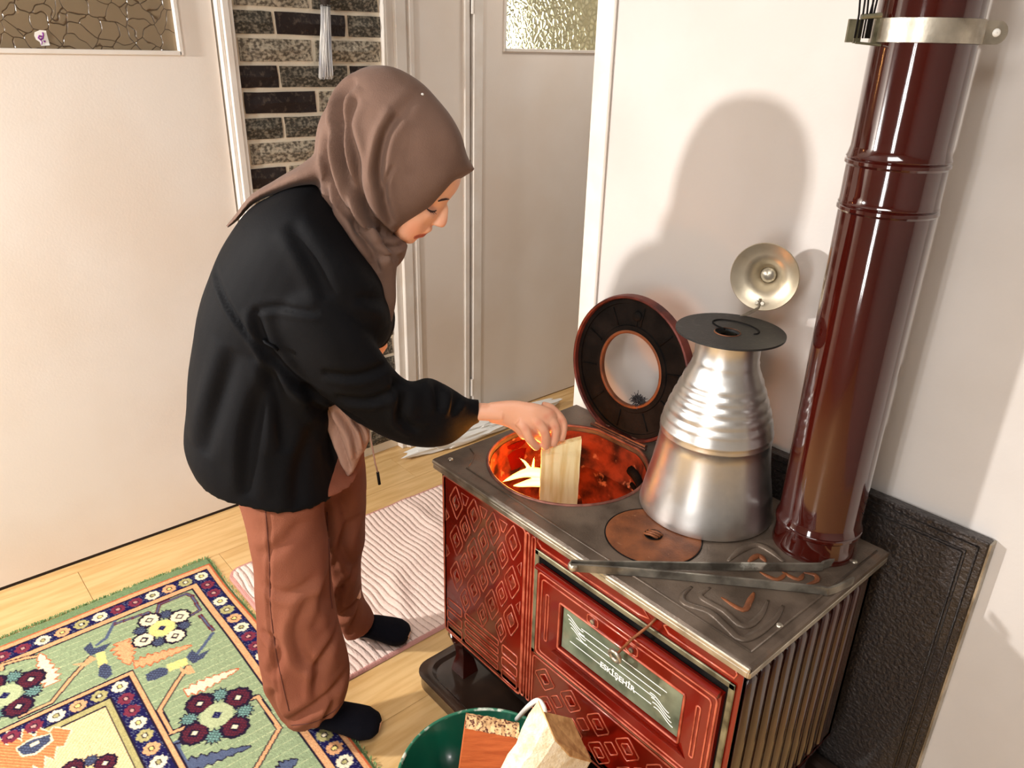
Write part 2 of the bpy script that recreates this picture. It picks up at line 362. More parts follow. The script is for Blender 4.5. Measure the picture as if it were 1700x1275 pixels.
def door(name, y0, y1, gy0, gy1, gz0, gz1, zb, glass):
    mb = MB(); x0, x1 = WX-.045, WX-.006
    mb.box(x0, x1, y0, gy0, zb, 2.06).box(x0, x1, gy1, y1, zb, 2.06).box(x0, x1, gy0, gy1, zb, gz0).box(x0, x1, gy0, gy1, gz1, 2.06)
    o = S(mb.build(name, M_doorp))
    bd = MB(); t = .011
    bd.box(x1-.002, x1+.007, gy0-t*.4, gy1+t*.4, gz0-t, gz0+.002, b=.002).box(x1-.002, x1+.007, gy1-.002, gy1+t, gz0-t, gz1+t, b=.002).box(x1-.002, x1+.007, gy0-t, gy0+.002, gz0-t, gz1+t, b=.002).box(x1-.002, x1+.007, gy0, gy1, gz1, gz1+t, b=.002)
    bd.build('glazing_bead', M_trim, o)
    MB().box(x0+.018, x0+.024, gy0, gy1, gz0, gz1).build('glass_pane', glass, o)
    return o
d1 = door('door_1', -.13, .980, .0, .868, 1.566, 1.95, .012, M_g1)
d2 = door('door_2', 2.006, 2.86, 2.128, 2.76, 1.594, 1.95, .006, M_g2)
MB().box(WX-.02, WX-.008, -.13, .98, .0, .012).build('bottom_gap', M_dark, d1)
hg = MB()
for z in (.19, 1.75):
    hg.tube([(WX+.012, 1.951, z-.04), (WX+.012, 1.951, z+.04)], .006, 8)
hg.build('hinge', M_trim, d2, smooth=40)
# hall beyond the glass, with its own weak light and an added fill light
S(MB().box(-3.9, -3.8, -.6, 3.6, 0, 2.5).build('wall_hall', mat('hall_wall', srgb(120, 98, 66), .8)))
S(MB().box(-3.8, WX-.1, 3.5, 3.6, 0, 2.5).build('wall_hall_end', MATS['hall_wall']))
S(MB().box(-3.8, WX-.12, -.6, -.5, 0, 2.5).build('wall_hall_near', MATS['hall_wall']))
S(MB().box(-3.8, -3.4, -.6, 3.6, -.01, 0).build('floor_hall', MATS['hall_wall']))
area('hall_lamp_light', (-3.5, -.1, 1.9), (-2.6, .1, 1.6), .12, 12, (1, .6, .3))
area('hall_pane_fill_light', (-3.7, 3.0, 1.6), (-2.5, 2.6, 1.6), .5, 40, (.98, 1, .92))  # added to brighten the far door's glass; the hall has no window
# sticker on the glass
st = thing('sticker', 'small white sticker with a purple bird drawing on the door glass', 'sticker', (WX-.02, .545, 1.60))
pp = [onx(p[0]/5.3125, p[1]/5.3125, WX-.0205) for p in ((305, 285), (350, 265), (405, 270), (412, 300), (440, 400), (365, 405), (350, 370), (318, 350), (302, 315))]
MB().prism(pp, (.0008, 0, 0)).build('backing', M_white, st)
M_purp = mat('purple_print', srgb(120, 36, 130), .5)
sk = MB()
def spx(x, y): return onx(x/5.3125, y/5.3125, WX-.0195)
sk.tube([spx(*p) for p in ((375, 285), (382, 310), (375, 340), (355, 350), (338, 335), (345, 315), (368, 322))], .0022, 6)
sk.tube([spx(*p) for p in ((360, 350), (372, 372), (365, 395))], .0011, 6); sk.tube([spx(*p) for p in ((385, 365), (398, 362), (392, 372))], .0022, 6)
sk.build('bird_print', M_purp, st)

# --- tassel in front of the bricks
ts = thing('tassel', 'silver white thread tassel hanging in front of the brick opening', 'tassel', (WX+.03, 1.335, 1.9))
cord = MB().tube([(WX+.035, 1.337, 2.07), (WX+.032, 1.337, 1.9), (WX+.03, 1.336, 1.735)], .0022, 6); cord.build('cord', M_soot, ts)
MB().lathe([(.002, .0), (.013, -.004), (.017, -.018), (.012, -.03), (.017, -.036)], (WX+.03, 1.336, 1.742), 14).build('tassel_head', M_dark, ts, smooth=True)
th = MB()
for i_ in range(110):
    a = rng.uniform(0, 6.283); r0 = .014*math.sqrt(rng.uniform(.1, 1)); r1 = r0*rng.uniform(1.35, 1.9); ln = rng.uniform(.205, .222)
    w = rng.uniform(-.002, .002, 6)
    P = [(WX+.03+math.cos(a)*(r0+(r1-r0)*t), 1.336-.012*t+math.sin(a)*(r0+(r1-r0)*t)+w[int(t*5)], 1.71-ln*t) for t in (0, .25, .5, .75, 1)]
    th.tube(P, .0013, 4)
th = th.build('threads', M_tassel, ts, smooth=True); tag(th, kind='stuff')

# ================================================================== RUGS
# patterned carpet: knots on a fine grid, each with its own wool colour (rug coordinates = world x, y)
RX0, RX1, RY0, RY1 = -2.24, -1.06, -.62, .64
ST = .0028; nx = int((RX1-RX0)/ST)+1; ny = int((RY1-RY0)/ST)+1
gx = np.linspace(RX0, RX1, nx); gy = np.linspace(RY0, RY1, ny)
C_green = (146, 161, 124); C_edge = (116, 138, 98); C_peach = (222, 164, 118); C_navy = (30, 26, 74); C_cream = (238, 220, 186); C_maroon = (100, 38, 50)
C_orange = (220, 122, 76); C_slate = (84, 94, 120); C_yel = (236, 214, 132); C_olive = (176, 166, 112); C_dk = (36, 26, 46); C_rust = (196, 96, 60); C_lime = (178, 186, 144)
img = np.zeros((nx, ny, 3)); img[:] = C_green
XX, YY = np.meshgrid(gx, gy, indexing='ij')
def rpoly(pts, c, hatch=None):
    P = np.array([p[:2] for p in pts]); i0 = np.searchsorted(gx, P[:, 0].min()-.001); i1 = np.searchsorted(gx, P[:, 0].max()+.001); j0 = np.searchsorted(gy, P[:, 1].min()-.001); j1 = np.searchsorted(gy, P[:, 1].max()+.001)
    if i1 <= i0 or j1 <= j0: return
    X_, Y_ = XX[i0:i1, j0:j1], YY[i0:i1, j0:j1]; ins = np.zeros(X_.shape, bool)
    for k in range(len(P)):
        (xa, ya), (xb, yb) = P[k], P[k-1]
        if ya == yb: continue
        cnd = ((ya > Y_) != (yb > Y_)) & (X_ < (xb-xa)*(Y_-ya)/(yb-ya)+xa); ins ^= cnd
    img[i0:i1, j0:j1][ins] = c
    if hatch is not None:
        h = (((np.arange(i0, i1)[:, None]+np.arange(j0, j1)[None]) % 4 < 1) | ((np.arange(i0, i1)[:, None]-np.arange(j0, j1)[None]) % 4 < 1)) & ins; img[i0:i1, j0:j1][h] = hatch
def rline(pts, w, c):
    P = [np.array(p[:2], float) for p in pts]
    for a, b in zip(P[:-1], P[1:]):
        d = b-a; l = np.linalg.norm(d)+1e-9; d /= l; n = np.array([-d[1], d[0]])*w/2; a2, b2 = a-d*w*.3, b+d*w*.3
        rpoly([a2+n, b2+n, b2-n, a2-n], c)
def rrect(x0, y1, c): img[(XX > x0) & (YY < y1)] = c
rrect(-9, 9, C_edge)
for x0, y1, c in ((-2.199, .629, C_rust), (-2.194, .625, C_peach), (-2.177, .614, C_dk), (-2.172, .610, C_navy), (-2.126, .562, C_dk), (-2.123, .559, C_peach), (-2.106, .543, C_dk), (-2.101, .537, C_green)): rrect(x0, y1, c)
# yellow flecked rows in the field (abrash)
fld = (XX > -2.101) & (YY < .537)
row = ((XX+.0*YY) % .026 < .0032) & fld & (rng.random(XX.shape) < .72); img[row] = C_lime
ccc = lambda zx, zy: onz(zx/3.4, 900+zy/3.4, .012)          # close-up A of the photo
ccd = lambda zx, zy: onz(240+zx/3.4, 900+zy/3.4, .012)      # close-up B
def jag(a, b, w, n, c, outl):
    # serrated leaf from a to b
    a, b = np.array(a[:2]), np.array(b[:2]); d = (b-a); l = np.linalg.norm(d); d /= l; nn = np.array([-d[1], d[0]]); up, dn = [], []
    for i_ in range(n):
        t = i_/n; ww = w*(1-t)**.7*(.55+.45*min(1, t*4)); up.append(a+d*l*t+nn*ww); up.append(a+d*l*(t+.55/n)+nn*ww*.45); dn.append(a+d*l*t-nn*ww); dn.append(a+d*l*(t+.55/n)-nn*ww*.45)
    P = [a]+up+[b]+dn[::-1]; rline(P+[a], .006, outl); rpoly(P, c); 
def serp(pts, c=C_peach): rline(pts, .017, C_dk); rline(pts, .009, c)
for f, pts in ((ccc, ((650, 445), (600, 540), (545, 580))), (ccc, ((1200, 510), (1150, 580), (1110, 630)))): rline([f(*p) for p in pts], .010, C_slate)
serp([ccc(*p) for p in ((510, 650), (400, 770), (290, 905), (110, 985))]); serp([ccc(*p) for p in ((1060, 700), (990, 800), (900, 945), (965, 1075), (1060, 1040))])
serp([ccd(*p) for p in ((590, 890), (640, 870), (760, 1050), (620, 1290))])
serp([ccc(*p) for p in ((10, 720), (10, 690), (150, 650), (220, 640))])
for (a, b, w, n, c) in (((290, 800), (225, 625), .036, 6, C_cream), ((690, 560), (730, 690), .042, 5, C_peach), ((760, 690), (1080, 580), .030, 8, C_peach), ((1050, 850), (1345, 715), .030, 7, C_cream)):
    jag(ccc(*a), ccc(*b), w, n, c, C_rust)
jag(ccd(150, 1290), ccd(600, 1150), .03, 8, C_slate, C_dk); jag(ccd(760, 1290), ccd(860, 1225), .03, 4, C_slate, C_dk)
for pts in (((540, 625), (590, 615), (610, 700), (560, 720)), ((940, 690), (1050, 650), (1060, 690), (950, 730))): rpoly([ccc(*p) for p in pts], C_yel)
for pts in (((560, 700), (590, 682), (625, 700), (635, 745), (600, 775), (555, 755)), ((820, 745), (900, 705), (950, 712), (945, 745), (880, 775), (830, 785))): rpoly([ccc(*p) for p in pts], C_slate, C_dk)
for pts in (((470, 600), (515, 560), (530, 600), (630, 565), (590, 610), (510, 640)), ((1050, 650), (1080, 605), (1120, 635), (1185, 600), (1150, 650), (1090, 685))): rpoly([ccc(*p) for p in pts], C_slate, C_dk)
for pts in (((400, 690), (470, 680), (510, 640), (550, 655), (480, 700)), ((1010, 695), (1040, 720), (1075, 690), (1105, 735), (1060, 745), (1025, 735))): rpoly([ccc(*p) for p in pts], C_peach); 
# dark dotted frames of the field
for pts in (((650, 460), (840, 395), (830, 430), (880, 420), (900, 350), (1050, 290), (1080, 300)), ((1085, 300), (1130, 380), (1070, 415)), ((1130, 410), (1200, 495))):
    P = [ccc(*p) for p in pts]
    rline(P, .012, C_maroon); rline(P, .005, C_slate)
P = [ccd(*p) for p in ((240, 1110), (170, 1140), (250, 1290))]; rline(P, .018, C_slate); rline(P, .006, C_dk)
def ros(c, r, petals, cen=C_yel, out=C_slate, alt=None):
    c = np.array(c[:2])
    for k in range(8):
        a = math.pi/4*k+.3; q = c+r*1.0*np.array([math.cos(a), math.sin(a)]); rr = r*.46*(1 if k % 2 == 0 else .62); cc_ = petals if k % 2 == 0 else (alt or C_slate)
        st_ = [(1.45 if i_ % 2 else .95) if k % 2 else (1.12, 1.28)[i_ % 2] for i_ in range(22)]
        rpoly([q+rr*s_*np.array([math.cos(t), math.sin(t)]) for t, s_ in zip(np.linspace(0, 6.28, 22), st_)], C_dk)
        rpoly([q+rr*.93*(s_/1.2)*np.array([math.cos(t), math.sin(t)]) for t, s_ in zip(np.linspace(0, 6.28, 22), st_)], cc_, C_dk if cc_ != C_cream else None)
        if k % 2 == 0: rpoly([q+rr*.5*np.array([math.cos(t), math.sin(t)]) for t in np.linspace(0, 6.28, 5)], C_dk); rpoly([q+rr*.28*np.array([math.cos(t), math.sin(t)]) for t in np.linspace(0, 6.28, 5)], C_cream)
    rpoly([c+r*.62*np.array([math.cos(t), math.sin(t)]) for t in np.linspace(0, 6.28, 9)], cen); rpoly([c+r*.2*np.array([math.cos(t), math.sin(t)]) for t in np.linspace(0, 6.28, 5)], C_navy)
ros(ccc(915, 482), .060, C_cream); ros(ccc(1225, 975), .068, C_maroon, C_lime, alt=(120, 160, 150)); ros(ccc(25, 865), .068, C_maroon, C_lime, alt=(120, 160, 150))
# inner border and centre
for x0, y1, c in ((-1.868, .292, C_dk), (-1.863, .288, C_peach), (-1.851, .277, C_dk), (-1.847, .272, C_navy), (-1.803, .218, C_dk), (-1.799, .214, C_olive), (-1.783, .200, C_dk), (-1.777, .195, (238, 208, 160))): rrect(x0, y1, c)
ins = (XX > -1.777) & (YY < .195); h = ins & (((np.add.outer(np.arange(nx), np.arange(ny))) % 4) < 1); img[h] = (216, 176, 122)
jag(ccc(-120, 1330), ccc(400, 1060), .15, 7, C_orange, C_cream); 
hm = (np.abs(img-np.array(C_orange)).sum(2) < 1) & ((np.add.outer(np.arange(nx), -np.arange(ny)) % 4) < 1); img[hm] = (236, 160, 104)
rpoly([ccc(*p) for p in ((85, 1165), (165, 1110), (290, 1075), (300, 1120), (200, 1200), (120, 1210))], C_cream); rpoly([ccc(*p) for p in ((95, 1165), (170, 1118), (280, 1085), (288, 1118), (195, 1190), (125, 1200))], C_slate, C_dk); rpoly([ccc(*p) for p in ((165, 1140), (215, 1120), (225, 1135), (175, 1155))], C_cream)
ros(ccc(480, 1330), .05, C_maroon)
# border flowers
def flower(c, r, pc, cc_):
    c = np.array(c[:2])
    for k in range(8):
        a = math.pi/4*k; q = c+r*.62*np.array([math.cos(a), math.sin(a)]); rpoly([q+r*.34*np.array([math.cos(t), math.sin(t)]) for t in np.linspace(0, 6.28, 7)], pc)
    rpoly([c+r*.42*np.array([math.cos(t), math.sin(t)]) for t in np.linspace(0, 6.28, 7)], C_dk); rpoly([c+r*.27*np.array([math.cos(t), math.sin(t)]) for t in np.linspace(0, 6.28, 7)], cc_)
spk = ((np.add.outer(np.arange(nx)*3, np.arange(ny)*5) % 7) < 2) & (np.abs(img-np.array(C_navy)).sum(2) < 1) & (rng.random(XX.shape) < .4); img[spk] = (104, 110, 130)
seq = [((236, 220, 190), C_yel), (C_olive, C_cream), (C_peach, C_yel), ((236, 220, 190), C_olive), ((122, 48, 66), (200, 150, 140)), ((122, 48, 66), (200, 150, 140))]
y = .585; k = 0
while y > RY0: flower((-2.149, y), .0225, *seq[k % 6]); y -= .0505; k += 1
x = -2.095; k = 4
while x < RX1: flower((x, .586), .0225, *seq[k % 6]); x += .0505; k += 1
y = .245; k = 0
while y > RY0: flower((-1.825, y), .0225, *seq[k % 6]); y -= .0505; k += 1
x = -1.772; k = 4
while x < RX1: flower((x, .245), .0225, *seq[k % 6]); x += .0505; k += 1
lin = np.where(img/255 <= .04045, img/255/12.92, ((img/255+.055)/1.055)**2.4)
lin *= (1+.10*rng.standard_normal(img.shape[:2]))[:, :, None].clip(.75, 1.25)
ZZ = .011+.0012*np.sin(XX*9)*np.sin(YY*7+1)+rng.uniform(-.0007, .0007, XX.shape)
ed = np.minimum.reduce([XX-RX0, RY1-YY, RX1-XX, YY-RY0]); ZZ -= .008*np.exp(-(ed/.006)**2)
JX = XX.copy(); JY = YY.copy(); JX += .003*np.sin(YY*11+.5)*np.exp(-ed/.1); JY += .003*np.sin(XX*13)*np.exp(-ed/.1)
def gridmesh(name, X_, Y_, Z_, colr):
    a, b = X_.shape; V = np.stack([X_, Y_, Z_], -1).reshape(-1, 3); I = np.arange(a*b).reshape(a, b)
    Fq = np.stack([I[:-1, :-1], I[1:, :-1], I[1:, 1:], I[:-1, 1:]], -1).reshape(-1, 4)
    me = bpy.data.meshes.new(name); me.vertices.add(len(V)); me.vertices.foreach_set('co', V.reshape(-1)); me.loops.add(len(Fq)*4); me.loops.foreach_set('vertex_index', Fq.reshape(-1)); me.polygons.add(len(Fq)); me.polygons.foreach_set('loop_start', np.arange(len(Fq))*4); me.update(); me.validate()
    vcol(me, colr.reshape(-1, 3)); shade(me); return me
rug = thing('patterned_rug', 'large green oriental carpet with navy flower borders and cream centre', 'rug', (-1.65, .0, 0))
link('pile', gridmesh('pile', JX, JY, ZZ, lin), M_rug, rug)
MB().box(RX0+.002, RX1-.002, RY0+.002, RY1-.002, 0.0002, .0028).build('backing', M_mortar, rug)
fr = MB()
for i_ in range(900):
    if i_ % 3: xx = RX0+rng.uniform(-.004, .003); yy = rng.uniform(-.0, RY1)
    else: xx = rng.uniform(RX0, RX1); yy = RY1+rng.uniform(-.003, .004)
    fr.tube([(xx, yy, .003), (xx+rng.uniform(-.004, .002), yy+rng.uniform(-.002, .004), .011)], .0011, 3)
tag(fr.build('edge_tufts', mat('green_wool', srgb(134, 160, 104), .9), rug), kind='stuff')

# ribbed bath mat
mx0, mx1, my0, my1 = -2.128, -1.462, .652, 1.56
nx, ny = 150, 560; X2, Y2 = np.meshgrid(np.linspace(mx0, mx1, nx), np.linspace(my0, my1, ny), indexing='ij')
ed = np.minimum.reduce([X2-mx0, mx1-X2, Y2-my0, my1-Y2]); ph = Y2+.004*np.sin(X2*19+1)+.0022*np.sin(X2*43+Y2*17)
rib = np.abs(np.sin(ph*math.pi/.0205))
hump = .016*np.exp(-(((X2+1.66)/.10)**2+((Y2-1.02+.4*(X2+1.66))/.035)**2))+.010*np.exp(-(((X2+1.98)/.14)**2+((Y2-1.34)/.03)**2))
Z2 = .004+np.where(ed > .012, .0065*rib**.45, .006)+hump+.0006*rng.standard_normal(X2.shape)
Z2 = np.where(ed < .002, .002, Z2)
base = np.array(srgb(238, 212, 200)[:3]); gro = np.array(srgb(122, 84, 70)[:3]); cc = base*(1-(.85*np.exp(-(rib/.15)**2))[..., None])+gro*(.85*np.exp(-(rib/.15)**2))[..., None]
brd = np.array(srgb(206, 150, 140)[:3]); cc = np.where((ed < .012)[..., None], brd, cc)
# rounded corner
cr = .05
for (ax, sx) in ((mx0, 1), (mx1, -1)):
    for (ay, sy) in ((my0, 1), (my1, -1)):
        dx = (X2-ax)*sx; dy = (Y2-ay)*sy; m = (dx < cr) & (dy < cr); vx, vy = cr-dx, cr-dy; rr = np.hypot(vx, vy); mxv = np.maximum(vx, vy); s_ = np.where(rr > 1e-6, mxv/np.maximum(rr, 1e-6), 1)
        X2 = np.where(m, ax+sx*(cr-vx*s_), X2); Y2 = np.where(m, ay+sy*(cr-vy*s_), Y2)
bmat = thing('ribbed_bath_mat', 'pinkish white ribbed bath mat on the floor behind the far foot', 'mat', (-1.8, 1.1, 0))
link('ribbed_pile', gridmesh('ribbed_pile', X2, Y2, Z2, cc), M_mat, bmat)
MB().box(mx0+.02, mx1-.02, my0+.02, my1-.02, .0003, .003).build('backing', M_white, bmat)
# ================================================================== STOVE
SX0, SX1, SY0, SY1, ST_ = -1.322, -.442, .925, 1.418, .692
FY = .937; BX0, BX1, BY1 = -1.300, -.457, 1.40
tray = thing('stove_tray', 'dark brown metal floor tray with rounded rim under the stove', 'tray', (-.9, 1.15, 0))
def rrpts(x0, x1, y0, y1, r, n=6):
    P = []
    for (cx_, cy_, a0) in ((x1-r, y1-r, 0), (x0+r, y1-r, 90), (x0+r, y0+r, 180), (x1-r, y0+r, 270)):
        for i_ in range(n+1): a = math.radians(a0+90*i_/n); P.append((cx_+r*math.cos(a), cy_+r*math.sin(a)))
    return P
mb = MB(); tp = (-1.352, -.40, .868, 1.462)
rings = [(0, .0), (0, .030), (-.004, .042), (.010, .048), (.022, .046), (.030, .036), (.05, .034)]
V = []; k = 28
for (ins_, z) in rings:
    V += [(p[0], p[1], z+.001) for p in rrpts(tp[0]+ins_, tp[1]-ins_, tp[2]+ins_, tp[3]-ins_, .05)]
mb.add(V, [(i*k+j, i*k+(j+1) % k, (i+1)*k+(j+1) % k, (i+1)*k+j) for i in range(len(rings)-1) for j in range(k)]+[tuple(range((len(rings)-1)*k, len(rings)*k))])
mb.build('tray_pan', M_tray, tray, smooth=30)
TRZ = .036

stove = thing('wood_stove', 'red enamelled wood-burning cooking stove with open firebox and oven door', 'stove', (-.9, 1.15, TRZ))
# body shell (open inside for the firebox)
sh = MB()
sh.box(BX0, BX1, FY, FY+.012, .19, .668); sh.box(BX0, BX1, BY1-.012, BY1, .19, .668); sh.box(BX0, BX0+.012, FY, BY1, .19, .668); sh.box(BX0, BX1, FY, BY1, .188, .2)
sh.build('body', M_enam, stove)
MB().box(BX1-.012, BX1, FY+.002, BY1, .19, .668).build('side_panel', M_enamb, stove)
MB().box(BX0+.012, BX1-.012, FY+.012, BY1-.01, .150, .19).build('base_frame', M_soot, stove)
rb = MB(); y = FY+.028
while y < BY1-.02:
    rb.tube([(BX1+.0, y, .20), (BX1+.001, y, .215), (BX1+.001, y, .630), (BX1, y, .645)], [.006, .0165, .0165, .004], 10, flat=.38, ref=(1, 0, 0)); y += .0415
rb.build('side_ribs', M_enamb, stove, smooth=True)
# feet
def foot(x, y):
    V = []; mb = MB()
    prof = [(.030, .19), (.032, .155), (.020, .12), (.016, .09), (.022, .06), (.026, TRZ)]
    for r, z in prof: V += [(x-r, y-r, z), (x+r, y-r, z), (x+r, y+r, z), (x-r, y+r, z)]
    mb.add(V, [(i*4+j, i*4+(j+1) % 4, (i+1)*4+(j+1) % 4, (i+1)*4+j) for i in range(5) for j in range(4)]+[(0, 1, 2, 3), (20, 21, 22, 23)])
    mb.tube([(x-.024, y-.030, .175), (x-.012, y-.034, .16), (x, y-.035, .15), (x+.012, y-.034, .16), (x+.024, y-.030, .175)], .003, 6)
    mb.build('leg', M_enamb, stove, smooth=50)
for (x, y) in ((BX0+.035, FY+.04), (BX1-.04, FY+.04), (BX0+.035, BY1-.05), (BX1-.04, BY1-.05)): foot(x, y)
# top plate with the firebox opening
HC = np.array([-1.105, 1.168]); HR = .189; HCL = 1.345
def hole_pt(t, r=HR): p = HC+r*np.array([math.cos(t), math.sin(t)]); p[1] = min(p[1], HCL+(r-HR)); return p
def rect_pt(t, x0=SX0, x1=SX1, y0=SY0, y1=SY1):
    d = np.array([math.cos(t), math.sin(t)]); s_ = []
    if d[0] > 1e-9: s_.append((x1-HC[0])/d[0])
    if d[0] < -1e-9: s_.append((x0-HC[0])/d[0])
    if d[1] > 1e-9: s_.append((y1-HC[1])/d[1])
    if d[1] < -1e-9: s_.append((y0-HC[1])/d[1])
    return HC+d*min(s_)
angs = sorted([2*math.pi*i/72 for i in range(72)]+[math.atan2(y-HC[1], x-HC[0]) % (2*math.pi) for x in (SX0, SX1) for y in (SY0, SY1)]); k = len(angs)
V = []
for z, fi in ((.678, 0), (ST_-.003, 0), (ST_, 1)):
    for t in angs: V.append((*hole_pt(t, HR+(.003 if fi else 0)), z))
for z, s_ in ((ST_, .004), (ST_-.004, .0), (.678, .0)):
    for t in angs: V.append((*rect_pt(t, SX0+s_, SX1-s_, SY0+s_, SY1-s_), z))
pl = MB().add(V, [((i % 6)*k+j, (i % 6)*k+(j+1) % k, ((i+1) % 6)*k+(j+1) % k, ((i+1) % 6)*k+j) for i in range(6) for j in range(k)])
top = pl.build('top_plate', M_iron, stove, smooth=35)
MB().tube([(*hole_pt(t, HR+.004), ST_) for t in np.linspace(0, 2*math.pi, 72, endpoint=False)], .0042, 6, closed=True).build('opening_rim', mat('rusty_rim', srgb(136, 86, 72), .5, metal=.3, col2=srgb(94, 52, 44), nscale=30), stove, smooth=True)
tr = MB(); b = .0
tr.box(SX0+.002, SX1-.002, SY0-.001, FY+.002, .664, .680, b=.003).box(SX0-.001, SX0+.02, SY0, SY1, .664, .680, b=.003).box(SX1-.018, SX1+.001, SY0, SY1, .664, .680, b=.003)
tr.box(SX0, SX1, SY0-.003, SY0+.006, .679, .688, b=.002)
tr.build('edge_trim', M_steel, stove)
# groove bead along the plate edge and cast relief
gb = MB(); zz = ST_+.0003
gb.tube([(SX0+.09, SY0+.034, zz), (SX1-.02, SY0+.030, zz)], .0022, 6); gb.tube([(SX0+.02, SY0+.10, zz), (SX0+.05, SY0+.09, zz), (SX0+.075, SY0+.06, zz), (SX0+.09, SY0+.034, zz)], .0022, 6)
gb.tube([(SX1-.020, SY0+.03, zz), (SX1-.016, SY1-.02, zz)], .002, 6)
gb.build('border_bead', M_iron, top, smooth=True)
def tpx(zx, zy): return onz(1080+zx/4.25, 840+zy/4.25, ST_)
re = MB()
rel = [[(290, 570), (228, 630), (250, 690), (420, 750), (545, 860), (640, 940), (760, 895), (880, 800), (935, 705)],
       [(420, 575), (355, 640), (520, 740), (655, 850), (770, 780), (830, 665)],
       [(500, 645), (650, 735), (700, 670), (730, 610)],
       [(545, 390), (640, 310), (750, 275), (850, 320), (940, 395)], [(690, 395), (760, 350), (815, 395)],
       [(770, 465), (890, 520), (960, 470)], [(930, 465), (1040, 520), (1080, 475)], [(1080, 470), (1165, 490), (1170, 530), (1100, 555)]]
re2 = MB()
for qi, (ln, w) in enumerate(zip(rel, (.0085, .0075, .006, .009, .007, .005, .005, .005))):
    P = crs([tpx(*p) for p in ln], 4); n_ = len(P); (re2 if qi in (2, 4, 5, 6, 7) else re).tube(P, [w*(.35+.65*min(1, 4*min(i_, n_-1-i_)/n_)) for i_ in range(n_)], 8, flat=.5, ref=(0, 0, 1))
re.build('cast_relief', M_iron, top, smooth=True); tag(re2.build('rusty_relief', M_rust, top, smooth=True), kind='stuff')
for (x, y) in ((-.466, 1.05), (-.470, 1.328), (-1.29, .955)): MB().lathe([(.0065, 0), (.006, .0022), (.003, .003), (.0005, .003)], (x, y, ST_), 12).build('bolt', M_steel, top, smooth=True)
# centre cover with slotted grip
cc_ = (-.778, 1.088); cv = MB().lathe([(.0970, -.001), (.0965, .0015), (.094, .0022), (.05, .0020), (.0005, .0020)], (*cc_, ST_), 56)
cover = thing('stove_cover', 'round brown rusted cooking-hole cover with slotted grip in the stove top', 'stove cover', (*cc_, ST_))
cv.build('disc', M_rust, cover, smooth=30)
MB().lathe([(.0995, .0), (.0995, .0015), (.0975, .0015), (.0975, .0)], (*cc_, ST_), 56).build('joint', M_soot, cover)
g = MB(); g.lathe([(.018, .002), (.019, .0035), (.017, .004), (.016, .0024), (.0005, .0024)], (*cc_, ST_), 24); g.build('recess', M_soot, cover, smooth=True)
g = MB()
for dy in (-.008, .0, .008): g.tube([(cc_[0]-.015, cc_[1]+dy-.004, ST_+.004), (cc_[0], cc_[1]+dy, ST_+.0065), (cc_[0]+.015, cc_[1]+dy+.004, ST_+.004)], .0030, 6)
g.build('grip', M_rust, cover, smooth=True)
# enamel beads of the front
def Q(x, z, dy=0): return (x*1.0185, FY-dy, 1.6-(1.6-z)*1.0185)
def bead(mb, pts, r=.0017, closed=True, dy=.0005, rnd=0):
    mb.tube([Q(x, z, dy) for x, z in pts], r, 6, closed=closed, ref=(0, -1, 0), flat=.9)
def rr(x0, x1, z0, z1, r=.006): return [(p[0], p[1]) for p in rrpts(x0, x1, z0, z1, r, 3)]
ed_, fi = MB(), MB()
def diam(cx_, cz_, w, h, inner=True, mbx=None):
    m_ = mbx or ed_
    P = [(cx_, cz_+h), (cx_+w*.2, cz_+h*.86), (cx_+w, cz_+h*.12), (cx_+w*.96, cz_-h*.10), (cx_+w*.12, cz_-h), (cx_-w*.10, cz_-h*.92), (cx_-w, cz_-h*.1), (cx_-w*.95, cz_+h*.14), (cx_-w*.2, cz_+h*.86)]
    bead(m_, P)
    if inner:
        P2 = [(cx_, cz_+h*.48), (cx_+w*.5, cz_+h*.05), (cx_+w*.45, cz_-h*.1), (cx_, cz_-h*.48), (cx_-w*.5, cz_-h*.05), (cx_-w*.45, cz_+h*.12)]
        bead(m_, P2, .0016); V = [Q(x, z, .0) for x, z in P2]+[Q(cx_, cz_, .0045)]; fi.add(V, [(i, (i+1) % 6, 6) for i in range(6)])
bead(ed_, rr(-1.272, -.980, .208, .672, .010), .0026)
XC = (-1.222, -1.154, -1.086, -1.018)
for r_, zc in enumerate((.618, .512, .406)):
    for c_, x in enumerate(XC): diam(x, zc, .0245, .0445)
    for x in (-1.188, -1.120, -1.052): diam(x, zc-.053, .019, .036)
for x in (-1.188, -1.120, -1.052): bead(ed_, [(x-.013, .655), (x+.013, .655), (x+.003, .628), (x-.004, .628)], .0018)
for zc in (.565, .459): bead(ed_, [(-1.262, zc+.018), (-1.250, zc), (-1.262, zc-.018)], .0018); bead(ed_, [(-.990, zc+.018), (-1.002, zc), (-.990, zc-.018)], .0018)
for z in (.315, .278, .241): bead(ed_, rr(-1.262, -1.202, z-.026, z, .005), .0018)
for z in (.315, .290, .265, .240): bead(ed_, rr(-1.188, -1.060, z-.016, z, .004), .0018)
for z in (.315, .278, .241): bead(ed_, rr(-1.046, -.992, z-.026, z, .005), .0018)
# divider ribs
for x in (-.972, -.953): bead(ed_, rr(x-.005, x+.005, .215, .668, .004), .0024)
# beads above and round the oven
bead(ed_, [(-.940, .676), (-.664, .676), (-.644, .660), (-.668, .654), (-.930, .654), (-.942, .664)], .0022)
bead(ed_, [(-.600, .676), (-.466, .676), (-.460, .668), (-.464, .656), (-.600, .656), (-.612, .667)], .0022)
